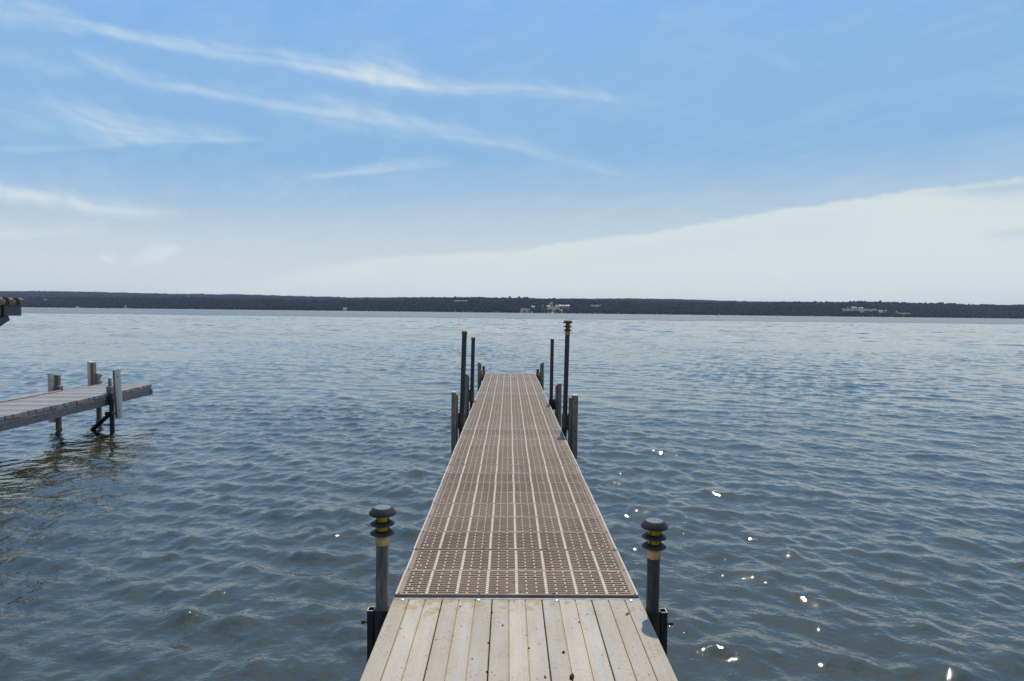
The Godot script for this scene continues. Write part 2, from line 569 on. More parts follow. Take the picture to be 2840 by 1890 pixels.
func make_water() -> void:
	gust.seed = 4
	gust.frequency = 0.045
	gust.fractal_octaves = 3
	T1 = wave_tile(N1, N1 * CELL, 80, 0.12, 0.60, 0.132, deg_to_rad(62), 0.8, 101)
	T2 = wave_tile(N2, N2 * CELL, 34, 0.5, 1.8, 0.052, deg_to_rad(52), 0.6, 202)
	T3 = wave_tile(N3, N3 * CELL * 12, 48, 1.1, 3.2, 0.055, deg_to_rad(60), 0.7, 505)
	var ripples := wave_tile(512, 1.9, 50, 0.018, 0.13, 0.095, deg_to_rad(70), 0.8, 303)
	var near_mat := mat(lin(0.032, 0.031, 0.012), 0.02, 0.0, 0.7)
	near_mat.clearcoat_enabled = true
	near_mat.clearcoat = 0.3
	near_mat.clearcoat_roughness = 0.02
	near_mat.normal_enabled = true
	near_mat.normal_texture = slope_texture(ripples, 512, 1.9)
	M.water = near_mat
	# so far out that the ripples are too small to see, they act as a rough surface
	var far_mat := mat(lin(0.032, 0.031, 0.012), 0.26, 0.0, 0.7)
	var mesh := ArrayMesh.new()
	wave_zone(mesh, 1, -384, 384, 72, 444, 1.9)
	wave_zone(mesh, 3, -1401, 1401, 441, 1602, 1.9)
	wave_zone(mesh, 12, -5904, 5904, 1596, 7200, 7.7)
	wave_zone(mesh, 96, -24000, 24000, 7104, 30048, 23.0)
	var o := MeshInstance3D.new()
	o.name = "lake_water"
	o.mesh = mesh
	var mid_mat: StandardMaterial3D = near_mat.duplicate()
	mid_mat.normal_scale = 0.7
	o.set_surface_override_material(0, near_mat)
	o.set_surface_override_material(1, mid_mat)
	o.set_surface_override_material(2, mid_mat)
	o.set_surface_override_material(3, far_mat)
	o.set_meta("kind", "structure")
	add_child(o)
	# the rest of the lake: one calm sheet under the wave field, out past the far shore
	var pm := ArrayMesh.new()
	var arr := []
	arr.resize(Mesh.ARRAY_MAX)
	var R := 12000.0
	arr[Mesh.ARRAY_VERTEX] = PackedVector3Array([Vector3(-R, -0.16, 60), Vector3(R, -0.16, 60), Vector3(R, -0.16, -R), Vector3(-R, -0.16, -R)])
	arr[Mesh.ARRAY_NORMAL] = PackedVector3Array([Vector3.UP, Vector3.UP, Vector3.UP, Vector3.UP])
	arr[Mesh.ARRAY_TEX_UV] = PackedVector2Array([Vector2(-R / 24, 60 / 24.0), Vector2(R / 24, 60 / 24.0), Vector2(R / 24, -R / 24), Vector2(-R / 24, -R / 24)])
	arr[Mesh.ARRAY_INDEX] = PackedInt32Array([0, 2, 1, 0, 3, 2])
	pm.add_surface_from_arrays(Mesh.PRIMITIVE_TRIANGLES, arr)
	var s := MeshInstance3D.new()
	s.name = "open_lake_water"
	s.mesh = pm
	s.material_override = far_mat
	s.set_meta("kind", "structure")
	add_child(s)

# ---------------------------------------------------------------- far shore
const SHORE := 3150.0
var hill_noise := FastNoiseLite.new()

func hill_y(x: float, d: float) -> float:
	# d: metres straight out from the dock
	if d < SHORE:
		return -1.5
	var px := 1420.0 + FPX * x / d
	var t := clampf((px + 400.0) / 3640.0, 0.0, 1.0)
	var ridge_px := lerpf(39.0, 33.5, t) + 2.2 * sin(px * 0.0041 + 0.6) + 1.2 * sin(px * 0.0113)
	var top := ridge_px / FPX * 7800.0 - 9.0
	var near_top := lerpf(46.0, 66.0, clampf((px - 300.0) / 1000.0, 0.0, 1.0)) + 7.0 * sin(px * 0.006 - 0.4)
	var a := clampf((d - SHORE) / 620.0, 0.0, 1.0)
	a = a * (1.6 - 0.6 * a)
	var b := clampf((d - SHORE - 900.0) / 3700.0, 0.0, 1.0)
	b = b * b * (3.0 - 2.0 * b)
	var y := 1.0 + near_top * a + (top - near_top) * b
	y -= 14.0 * exp(-pow((d - SHORE - 850.0) / 240.0, 2.0)) * clampf((1100.0 - px) / 500.0, 0.0, 1.0)
	return y + hill_noise.get_noise_2d(x, d) * 9.0 * clampf((d - SHORE) / 300.0, 0.0, 1.0)

func hit_hill(px: float, py: float) -> Vector3:
	var r := ray(px, py)
	r /= -r.z
	var d := SHORE - 40.0
	while d < 8300.0:
		var p := cam_pos + r * d
		if p.y < hill_y(p.x, d):
			return Vector3(p.x, hill_y(p.x, d), -d)
		d += 6.0
	return Vector3(r.x * SHORE, 0, -SHORE)

var clear_rects := []   # picture rectangles kept free of trees: fields and the fronts of buildings

func make_far_shore() -> void:
	hill_noise.seed = 9
	hill_noise.frequency = 0.0022
	hill_noise.fractal_octaves = 3
	var st := st_new(true)
	var cols := 260
	var rows := 64
	var g := []
	for j in rows + 1:
		var d := SHORE - 30.0 + 5400.0 * pow(float(j) / rows, 1.25)
		var line := PackedVector3Array()
		for i in cols + 1:
			var x := lerpf(-11000.0, 11000.0, float(i) / cols)
			line.append(Vector3(x, hill_y(x, d), -d))
		g.append(line)
	for j in rows:
		for i in cols:
			quad(st, g[j][i], g[j + 1][i], g[j + 1][i + 1], g[j][i + 1])
	var grass := tinted(lin(0.085, 0.090, 0.010), 0.9, 0.0, 40, 0.55, 1.0, Vector3(0.004, 0.004, 0.004), 0.03)
	grass.uv1_world_triplanar = true
	var hill := obj("hills", st, grass, self)
	hill.set_meta("kind", "structure")
	# fields and building fronts: x, y, width, height in photo pixels
	clear_rects = [[1445, 856, 24, 3.5], [1521, 851, 28, 5.5], [1540, 847, 10, 3.5], [2335, 857, 98, 3.5], [2388, 861, 8, 3.5], [2489, 868, 38, 1.5], [1636, 846, 30, 2], [1260, 833, 40, 1.5], [118, 830, 14, 1.5]]
	make_far_buildings()
	# the woods: crowns by the ten thousand, one mass
	var crown := crown_mesh()
	var spots := []
	var tints := PackedColorArray()
	var r := RandomNumberGenerator.new()
	r.seed = 31
	var patch := FastNoiseLite.new()
	patch.seed = 77
	patch.frequency = 0.004
	var d := SHORE - 12.0
	while d < 8250.0:
		var gapd: float = lerpf(10.0, 34.0, (d - SHORE) / 5000.0)
		d += gapd
		var half := d * 0.98
		var x := -half
		while x < half:
			var xx := x + r.randf_range(-6.0, 6.0)
			var dd: float = d + r.randf_range(-0.5, 0.5) * gapd
			var y := hill_y(xx, dd)
			var h := r.randf_range(9.0, 16.0) * (1.0 if r.randf() < 0.93 else 1.5) * (1.0 + 0.25 * patch.get_noise_2d(xx, dd))
			x += r.randf_range(10.0, 16.0) * lerpf(1.0, 1.6, (d - SHORE) / 5000.0)
			if dd < SHORE - 4.0:
				continue
			var base := to_px(Vector3(xx, y, -dd))
			var top := to_px(Vector3(xx, y + h, -dd))
			var skip := false
			for c in clear_rects:
				var jag: float = 5.0 * patch.get_noise_2d(xx * 6.0, dd * 6.0)
				if base.x + jag > c[0] - 2.0 and base.x + jag < c[0] + c[2] + 2.0 and top.y < c[1] + c[3] and base.y > c[1]:
					# keep what stands behind the spot
					if c.size() < 5 or dd < c[4] + 10.0:
						skip = true
						break
			if skip:
				continue
			var b := Basis(Vector3.UP, r.randf() * TAU).scaled(Vector3(h * r.randf_range(0.55, 0.85), h, h * r.randf_range(0.55, 0.85)))
			spots.append(Transform3D(b, Vector3(xx, y - 0.12 * h, -dd)))
			var k := r.randf_range(0.7, 1.25) * (1.0 + 0.35 * patch.get_noise_2d(xx * 2.0, dd * 2.0))
			var warm := r.randf()
			tints.append(Color(0.017 * k * (1.0 + 0.7 * warm * warm), 0.020 * k, 0.012 * k))
	var mm := MultiMesh.new()
	mm.transform_format = MultiMesh.TRANSFORM_3D
	mm.use_colors = true
	mm.mesh = crown
	mm.instance_count = spots.size()
	for i in spots.size():
		mm.set_instance_transform(i, spots[i])
		mm.set_instance_color(i, tints[i])
	var leaves := mat(Color.WHITE, 0.9, 0.0, 0.3)
	leaves.vertex_color_use_as_albedo = true
	var woods := MultiMeshInstance3D.new()
	woods.name = "woods"
	woods.multimesh = mm
	woods.material_override = leaves
	woods.set_meta("kind", "stuff")
	woods.set_meta("label", "dark unbroken woods covering the hills across the lake")
	woods.set_meta("category", "forest")
	add_child(woods)
	# two small dark floats out on the water
	for k in 2:
		var p := at_y(1990.3 + 3.4 * k, 877.9, 0.0)
		var f := thing("mooring_float", Vector3(p.x, 0.0, p.z), "small dark mooring float far out on the open lake", "float", "floats out on the lake")
		var s := st_new(true)
		lathe(s, at(Vector3.ZERO), [[0.0, -0.3], [0.4, -0.25], [0.62, 0.1], [0.6, 0.5], [0.4, 0.75], [0.12, 0.8], [0.12, 1.0], [0.0, 1.0]], 14)
		obj("float_body", s, M.seed, f)
		s = st_new(true)
		lathe(s, at(Vector3(0, 0.95, 0)), [[0.0, 0.0], [0.2, 0.02], [0.2, 0.12], [0.0, 0.14]], 10)
		obj("ring_cap", s, M.pipe, f)

func crown_mesh() -> ArrayMesh:
	# a lumpy crown: a globe of leaf clumps with a ragged skin
	var st := SurfaceTool.new()
	st.begin(Mesh.PRIMITIVE_TRIANGLES)
	st.set_smooth_group(-1)
	var r := RandomNumberGenerator.new()
	r.seed = 5
	var rows := 6
	var seg := 9
	var g := []
	for j in rows + 1:
		var line := PackedVector3Array()
		var t := PI * j / rows
		for i in seg:
			var a := TAU * (i + 0.5 * (j % 2)) / seg
			var rad := 0.5 * r.randf_range(0.74, 1.16)
			if j == 0 or j == rows:
				rad = 0.48
			line.append(Vector3(sin(t) * cos(a) * rad, 0.55 + cos(t) * rad * 0.95, sin(t) * sin(a) * rad))
		g.append(line)
	for j in rows:
		for i in seg:
			var k := (i + 1) % seg
			tri(st, g[j][i], g[j + 1][i], g[j + 1][k])
			tri(st, g[j][i], g[j + 1][k], g[j][k])
	return finish(st)

func gable(called: String, px: float, py: float, wpx: float, hpx: float, wall: Material, roof: Material, label: String, category := "building", group := "", base := Vector3.INF) -> void:
	# a building whose white side stands at pixel px (its middle), py (its foot)
	var p := hit_hill(px, py) if base == Vector3.INF else base
	var dist := -p.z
	var w := wpx / FPX * dist
	var h := maxf(hpx / FPX * dist, 3.0)
	var deep := clampf(w * 0.5, 7.0, 16.0)
	var rise := deep * 0.33
	var o := thing(called, p, label, category, group)
	var s := st_new()
	box(s, at(Vector3(0, h * 0.5 - 1.0, -deep * 0.5)), Vector3(w, h + 2.0, deep))
	obj("wall", s, wall, o)
	s = st_new()
	var y := h + 0.02
	var e := 0.5
	var a := Vector3(-w / 2 - e, y, e)
	var b := Vector3(w / 2 + e, y, e)
	var c := Vector3(w / 2 + e, y, -deep - e)
	var dd := Vector3(-w / 2 - e, y, -deep - e)
	var m0 := Vector3(-w / 2 - e, y + rise, -deep / 2)
	var m1 := Vector3(w / 2 + e, y + rise, -deep / 2)
	quad(s, a, m0, m1, b)
	quad(s, c, m1, m0, dd)
	tri(s, a, dd, m0)
	tri(s, b, m1, c)
	quad(s, a, b, c, dd)
	obj("roof", s, roof, o)
	clear_rects.append([px - wpx / 2.0, py - hpx - rise / dist * FPX, wpx, hpx + rise / dist * FPX + 0.5, dist])

func make_far_buildings() -> void:
	var white := mat(lin(0.55, 0.55, 0.55), 0.6)
	var pale := mat(lin(0.40, 0.40, 0.38), 0.6)
	var metal := mat(lin(0.42, 0.42, 0.43), 0.6)
	var dark := mat(lin(0.05, 0.045, 0.05), 0.8)
	gable("winery_barn", 1565, 850.4, 31, 1.6, dark, metal, "long barn with white roof above a green field across the lake", "barn")
	gable("farm_shed", 1521, 851.6, 10, 1.9, white, metal, "white shed just uphill of the yellow-green field across the lake", "shed")
	gable("farm_house", 1507, 850.4, 4, 2.6, white, pale, "small white farmhouse beside the white shed across the lake", "house")
	gable("tall_white_house", 1530, 843.0, 4.2, 2.6, white, metal, "white house standing highest of the farm group across the lake", "house")
	gable("cabin", 1523, 844.4, 2.6, 1.6, pale, metal, "pale cabin a little below the highest white house across the lake", "house")
	gable("long_shed", 1475.5, 851.5, 5, 1.6, white, metal, "white shed alone in the woods, shorter one of two end to end", "shed")
	gable("long_shed", 1481, 852.4, 6, 1.2, pale, metal, "pale shed adjoining the lone white shed in the woods", "shed")
	gable("field_hut", 1543.5, 851.2, 4, 1.6, white, metal, "white hut at the top edge of the yellow-green field", "hut")
	gable("lake_house", 1557.5, 862.0, 5.5, 1.6, white, metal, "white lake house among trees below the long barn", "house")
	gable("boathouse", 1532, 869.0, 4.4, 2.4, white, metal, "white boathouse at the waterline under the yellow-green field", "boathouse", "", Vector3(ray(1532, 868).x / -ray(1532, 868).z * SHORE, 0.2, -SHORE - 2.0))
	gable("boathouse", 1475, 868.0, 3.4, 2.2, white, metal, "white boathouse at the waterline under the small tan field", "boathouse", "", Vector3(ray(1475, 868).x / -ray(1475, 868).z * SHORE, 0.2, -SHORE - 2.0))
	gable("farm_barn", 2370, 856.2, 14, 2.3, white, metal, "white curved-front barn at the top of the green field", "barn")
	gable("farm_barn", 2389.5, 856.8, 13, 1.7, pale, metal, "pale low barn right beside the white barn over the green field", "barn")
	gable("farm_barn", 2351.5, 854.8, 4.5, 1.4, pale, metal, "tiny pale barn uphill from the green field's corner", "barn")
	gable("machine_shed", 2444, 865.0, 12, 2.2, white, metal, "long white shed at the foot of the green field", "shed")
	gable("silo_house", 2457.5, 864.6, 4.5, 3.6, white, metal, "tall narrow white building next to the long white shed", "building")
	gable("cottage", 2487, 865.8, 3, 1.8, white, metal, "small lone white cottage above a thin brown field", "cottage")
	gable("cottage", 2042, 846.5, 2.6, 1.8, white, metal, "tiny white cottage high in the woods near the ridge", "cottage")
	gable("cottage", 348, 851.0, 6, 1.6, pale, metal, "pale cottage low in the dark woods by the shore", "cottage")
	gable("cottage", 523, 823.0, 2.4, 1.8, white, metal, "tiny white cottage on the skyline woods", "cottage")
	gable("shore_house", 213, 853.6, 8, 1.4, white, metal, "white house at the waterline below unbroken dark woods", "house", "", Vector3(ray(213, 853.6).x / -ray(213, 853.6).z * SHORE, 0.2, -SHORE - 2.0))
	gable("shore_house", 957, 857.5, 11, 1.6, pale, metal, "wide pale house just above the waterline in the woods", "house")

# ---------------------------------------------------------------- added shore behind the camera: unseen, darkens reflections, bounces warm light
func make_added_shore() -> void:
	var st := st_new(true)
	var prof := [[1.3, -1.2], [1.5, 0.42], [4.0, 0.6], [9.0, 1.4], [18.0, 3.2], [32.0, 6.0], [60.0, 9.0], [140.0, 14.0]]
	for j in prof.size() - 1:
		for i in 40:
			var x0 := -200.0 + i * 10.0
			quad(st, Vector3(x0, prof[j][1], prof[j][0]), Vector3(x0 + 10.0, prof[j][1], prof[j][0]), Vector3(x0 + 10.0, prof[j + 1][1], prof[j + 1][0]), Vector3(x0, prof[j + 1][1], prof[j + 1][0]))
	var o := obj("added_bank", st, tinted(lin(0.20, 0.18, 0.10), 0.9, 0.0, 60, 0.5, 1.0, Vector3(0.1, 0.1, 0.1)), self)  # added bank out of view, its warm tone bounces light onto near faces
	o.set_meta("kind", "structure")
	var r := RandomNumberGenerator.new()
	r.seed = 88
	var mm := MultiMesh.new()
	mm.transform_format = MultiMesh.TRANSFORM_3D
	mm.use_colors = true
	mm.mesh = crown_mesh()
	mm.instance_count = 420
	for i in 420:
		var z := r.randf_range(20.0, 60.0)
		var h := r.randf_range(3.0, 6.0)
		mm.set_instance_transform(i, Transform3D(Basis(Vector3.UP, r.randf() * TAU).scaled(Vector3(h, h, h)), Vector3(r.randf_range(-120.0, 120.0), z * 0.18 + r.randf_range(-0.5, 8.0), z)))
		mm.set_instance_color(i, Color(0.07, 0.085, 0.03) * r.randf_range(0.6, 1.2))
	var leaves := mat(Color.WHITE, 0.9, 0.0, 0.3)
	leaves.vertex_color_use_as_albedo = true
	var woods := MultiMeshInstance3D.new()
	woods.name = "added_foliage"  # added out of view, blocks sky light so the poles reflect something darker
	woods.multimesh = mm
	woods.material_override = leaves
	woods.set_meta("kind", "stuff")
	woods.set_meta("label", "unseen leafy growth added behind the dock to shape the light")
	woods.set_meta("category", "foliage")
	add_child(woods)

# ---------------------------------------------------------------- the dock
var DOCK: Transform3D        # y up from the deck, -z out along the dock, origin at the near edge of the grating
const WIDTH := 1.22
const PANELS := 40
const PITCH := 0.306

func on_dock(x: float, y: float, s: float) -> Vector3:
	return DOCK * Vector3(x, y, -s)

func plank_texture() -> Array:
	# weathered composite boards, 1.22 m across by 1.6 m along
	var n := 1024
	var data := PackedByteArray(); data.resize(n * n * 3)
	var bump := PackedByteArray(); bump.resize(n * n)
	var r := RandomNumberGenerator.new()
	r.seed = 17
	var f1 := FastNoiseLite.new(); f1.seed = 3; f1.frequency = 1.0; f1.fractal_octaves = 3
	var f2 := FastNoiseLite.new(); f2.seed = 8; f2.frequency = 1.0; f2.fractal_octaves = 4
	var rib := PackedFloat32Array(); rib.resize(n)
	var wear := PackedFloat32Array(); wear.resize(n)
	var lane_tone := []
	var lane_grey := []
	var lane_mid := []
	for k in 16:
		lane_tone.append(r.randf_range(0.93, 1.05))
		lane_grey.append(r.randf_range(0.3, 1.0))
		lane_mid.append(r.randf_range(0.38, 0.62))
	for i in n:
		var u := i / float(n) * 15.0
		var t := u - floorf(u)
		rib[i] = sin(u * TAU * 17.0) * 0.5 + r.randf_range(-0.6, 0.6)
		var k := int(u)
		wear[i] = lane_grey[k] * exp(-pow((t - lane_mid[k]) / 0.2, 2.0))
	for j in n:
		var y := j / float(n) * 1.6
		for i in n:
			var u := i / float(n) * 15.0
			var k := int(u)
			var x := i / float(n) * 1.22
			var big := f1.get_noise_2d(x * 9.0, y * 2.2)
			var fine := f2.get_noise_2d(x * 240.0, y * 28.0)
			var patch := f1.get_noise_2d(x * 14.0 + 40.0, y * 9.0)
			var g := clampf(wear[i] * (1.0 + 1.2 * patch) + 0.25 * big, 0.0, 1.0)
			var tone: float = lane_tone[k] * (1.0 + 0.07 * rib[i] * (1.0 - 0.75 * g) + 0.07 * fine + 0.06 * big)
			var c := Vector3(171, 157, 137).lerp(Vector3(166, 160, 151), g) * tone
			# tannin stain that bled out beside the grating
			var st := f1.get_noise_2d(x * 11.0 - 20.0, y * 13.0) + 0.52 - y * 4.2 - maxf(0.0, x - 0.3) * 0.8
			st = clampf(st * 3.0, 0.0, 1.0) * 0.7
			c = c.lerp(Vector3(150, 126, 92), st)
			# dark mildew smudges with ragged edges
			var sm := f2.get_noise_2d(x * 30.0 + 5.0, y * 42.0) + f1.get_noise_2d(x * 5.0, y * 7.0 + 9.0) * 0.8
			c *= 1.0 - 0.10 * clampf((sm - 0.38) * 2.0, 0.0, 1.0)
			var o := (j * n + i) * 3
			data[o] = int(clampf(c.x, 0, 255)); data[o + 1] = int(clampf(c.y, 0, 255)); data[o + 2] = int(clampf(c.z, 0, 255))
			bump[j * n + i] = int(clampf(128.0 + rib[i] * 50.0 * (1.0 - 0.6 * g) + fine * 40.0, 0, 255))
	# specks of dirt
	for k in 300:
		var cx := r.randi_range(4, n - 5)
		var cy := r.randi_range(4, n - 5)
		var rad := r.randf_range(0.8, 2.4) if k % 12 else r.randf_range(2.5, 4.0)
		for dy in range(-4, 5):
			for dx in range(-4, 5):
				if dx * dx + dy * dy * 0.6 < rad * rad:
					var o: int = ((cy + dy) * n + cx + dx) * 3
					for q in 3:
						data[o + q] = int(data[o + q] * 0.55)
	return [ImageTexture.create_from_image(Image.create_from_data(n, n, false, Image.FORMAT_RGB8, data)), ImageTexture.create_from_image(Image.create_from_data(n, n, false, Image.FORMAT_L8, bump))]

func grime_texture() -> ImageTexture:
	# moulded plastic that has faded unevenly, with trodden-in dirt and pale droppings
	var n := 512
	var data := PackedByteArray(); data.resize(n * n * 3)
	var f := FastNoiseLite.new(); f.seed = 61; f.frequency = 0.011; f.fractal_octaves = 5
	var g := FastNoiseLite.new(); g.seed = 62; g.frequency = 0.09; g.fractal_octaves = 3
	for j in n:
		# fold the edges over so that the picture joins up with itself
		for i in n:
			var v := 0.0
			var fx := clampf((i - n + 64) / 64.0, 0.0, 1.0)
			var fy := clampf((j - n + 64) / 64.0, 0.0, 1.0)
			v = lerpf(f.get_noise_2d(i, j), f.get_noise_2d(i - n, j), fx)
			if fy > 0.0:
				v = lerpf(v, lerpf(f.get_noise_2d(i, j - n), f.get_noise_2d(i - n, j - n), fx), fy)
			var w := g.get_noise_2d(i, j)
			var t := 0.83 + 0.15 * v + 0.06 * w
			t -= 0.14 * clampf((v * 0.7 + w * 0.6 - 0.28) * 4.0, 0.0, 1.0)
			var o := (j * n + i) * 3
			data[o] = int(clampf(t * 255.0, 0, 255)); data[o + 1] = int(clampf(t * 254.0, 0, 255)); data[o + 2] = int(clampf(t * 253.0, 0, 255))
	var r := RandomNumberGenerator.new()
	r.seed = 63
	for k in 260:
		var cx := r.randi_range(5, n - 6)
		var cy := r.randi_range(5, n - 6)
		var rad := r.randf_range(0.9, 2.2)
		var tone := 255 if k % 3 else 110
		for dy in range(-3, 4):
			for dx in range(-3, 4):
				if dx * dx + dy * dy < rad * rad * r.randf_range(0.6, 1.3):
					for q in 3:
						data[((cy + dy) * n + cx + dx) * 3 + q] = tone
	return ImageTexture.create_from_image(Image.create_from_data(n, n, false, Image.FORMAT_RGB8, data))

func plank_mesh(x0: float, x1: float, s0: float, s1: float) -> ArrayMesh:
	# one plank of three ribs: two grooves run along it; s counts back toward the shore
	var w := (x1 - x0) / 3.0
	var prof := []
	var b := 0.0022
	prof.append(Vector2(x0, -0.032))
	prof.append(Vector2(x0, -b * 1.5))
	prof.append(Vector2(x0 + b, 0.0))
	for k in 2:
		var gx := x0 + w * (k + 1)
		prof.append(Vector2(gx - 0.0030, 0.0))
		prof.append(Vector2(gx - 0.0012, -0.007))
		prof.append(Vector2(gx + 0.0012, -0.007))
		prof.append(Vector2(gx + 0.0030, 0.0))
	prof.append(Vector2(x1 - b, 0.0))
	prof.append(Vector2(x1, -b * 1.5))
	prof.append(Vector2(x1, -0.032))
	var st := st_new()
	for k in prof.size() - 1:
		var a: Vector2 = prof[k]
		var c: Vector2 = prof[k + 1]
		var pts := [Vector3(a.x, a.y, s0), Vector3(a.x, a.y, s1), Vector3(c.x, c.y, s1), Vector3(c.x, c.y, s0)]
		for q in [0, 2, 1, 0, 3, 2]:
			var p: Vector3 = pts[q]
			st.set_uv(Vector2((p.x + 0.61) / 1.22, p.z / 1.6))
			st.add_vertex(p)
	# cut end toward the lake
	for k in prof.size() - 2:
		for p in [prof[0], prof[k + 1], prof[k + 2]]:
			st.set_uv(Vector2((p.x + 0.61) / 1.22, 0.3))
			st.add_vertex(Vector3(p.x, p.y, s0))
	return finish(st)

func slab(st: SurfaceTool, x0: float, x1: float, z0: float, z1: float, y0: float, y1: float, bev := 0.0) -> void:
	# open-bottomed bar: top and four sides, top edges along x chamfered
	var a := Vector3(x0, y1, z0 + bev)
	var b := Vector3(x1, y1, z0 + bev)
	var c := Vector3(x1, y1, z1 - bev)
	var d := Vector3(x0, y1, z1 - bev)
	quad(st, a, b, c, d)
	if bev > 0.0:
		quad(st, Vector3(x0, y1 - bev, z0), Vector3(x1, y1 - bev, z0), b, a)
		quad(st, d, c, Vector3(x1, y1 - bev, z1), Vector3(x0, y1 - bev, z1))
	quad(st, Vector3(x0, y0, z0), Vector3(x1, y0, z0), Vector3(x1, y1 - bev, z0), Vector3(x0, y1 - bev, z0))
	quad(st, Vector3(x0, y1 - bev, z1), Vector3(x1, y1 - bev, z1), Vector3(x1, y0, z1), Vector3(x0, y0, z1))
	quad(st, Vector3(x0, y0, z1), Vector3(x0, y0, z0), Vector3(x0, y1, z0 + bev), Vector3(x0, y1, z1 - bev))
	quad(st, Vector3(x1, y1, z1 - bev), Vector3(x1, y1, z0 + bev), Vector3(x1, y0, z0), Vector3(x1, y0, z1))

func grating_mesh() -> ArrayMesh:
	# one moulded flow-through panel: twelve rows of slots, seven cross ribs, staggered bridges
	var hw := WIDTH / 2.0
	var body := st_new()
	var pale := st_new()
	var rim := st_new()
	var dark := st_new()
	var len_ := PITCH - 0.0035
	var pitch := 0.0236
	var slot := 0.0110
	var first := (len_ - (12 * pitch - (pitch - slot))) / 2.0   # depth of the end bars
	var ex := 0.034
	for k in 13:
		# solid bars between slots
		var z0: float = 0.0 if k == 0 else first + (k - 1) * pitch + slot
		var z1: float = first + k * pitch if k < 12 else len_
		slab(body, -hw + 0.012, hw - 0.012, -z1, -z0, -0.024, 0.0 if k > 0 and k < 12 else 0.0006, 0.0022)
	for s in [-1.0, 1.0]:
		# the solid margins at both sides, closing the slots
		slab(body, minf(s * hw, s * (hw - ex)), maxf(s * hw, s * (hw - ex)), -len_ + 0.0008, -0.0008, -0.034, -0.0012, 0.0)
		slab(rim, minf(s * hw, s * (hw - 0.009)), maxf(s * hw, s * (hw - 0.009)), -len_ + 0.001, -0.001, -0.03, 0.0012, 0.001)
	for k in 12:
		var a := first + k * pitch
		var b := a + slot
		for i in range(-3, 4):
			var x := i * 0.1515
			slab(pale, x - 0.0072, x + 0.0072, -b - 0.0025, -a + 0.0025, -0.024, 0.0007)
		for i in range(-4, 4):
			var x0 := i * 0.1515
			var f := 0.335 if k % 2 == 0 else 0.67
			var x := x0 + f * 0.1515
			if absf(x) < hw - ex - 0.01:
				slab(pale, x - 0.0036, x + 0.0036, -b - 0.001, -a + 0.001, -0.024, 0.0004)
		if k % 10 == 2:
			for s in [-1.0, 1.0]:
				var x: float = s * 0.535
				slab(pale, x - 0.0036, x + 0.0036, -b - 0.001, -a + 0.001, -0.024, 0.0004)
	# moulded name strip in the middle of the shoreward edge, lettering too small to read
	slab(pale, -0.043, 0.043, -0.0105, -0.0045, -0.002, 0.0013)
	# screws
	for x in [-hw + 0.017, -0.19, 0.185, hw - 0.017]:
		for q in 6:
			var a0 := TAU * q / 6.0
			var a1 := TAU * (q + 1) / 6.0
			tri(dark, Vector3(x, 0.0022, -0.008), Vector3(x + cos(a0) * 0.006, 0.0018, -0.008 + sin(a0) * 0.006), Vector3(x + cos(a1) * 0.006, 0.0018, -0.008 + sin(a1) * 0.006))
	var m := ArrayMesh.new()
	for s in [body, pale, rim, dark]:
		s.generate_normals()
		s.commit(m)
	return m

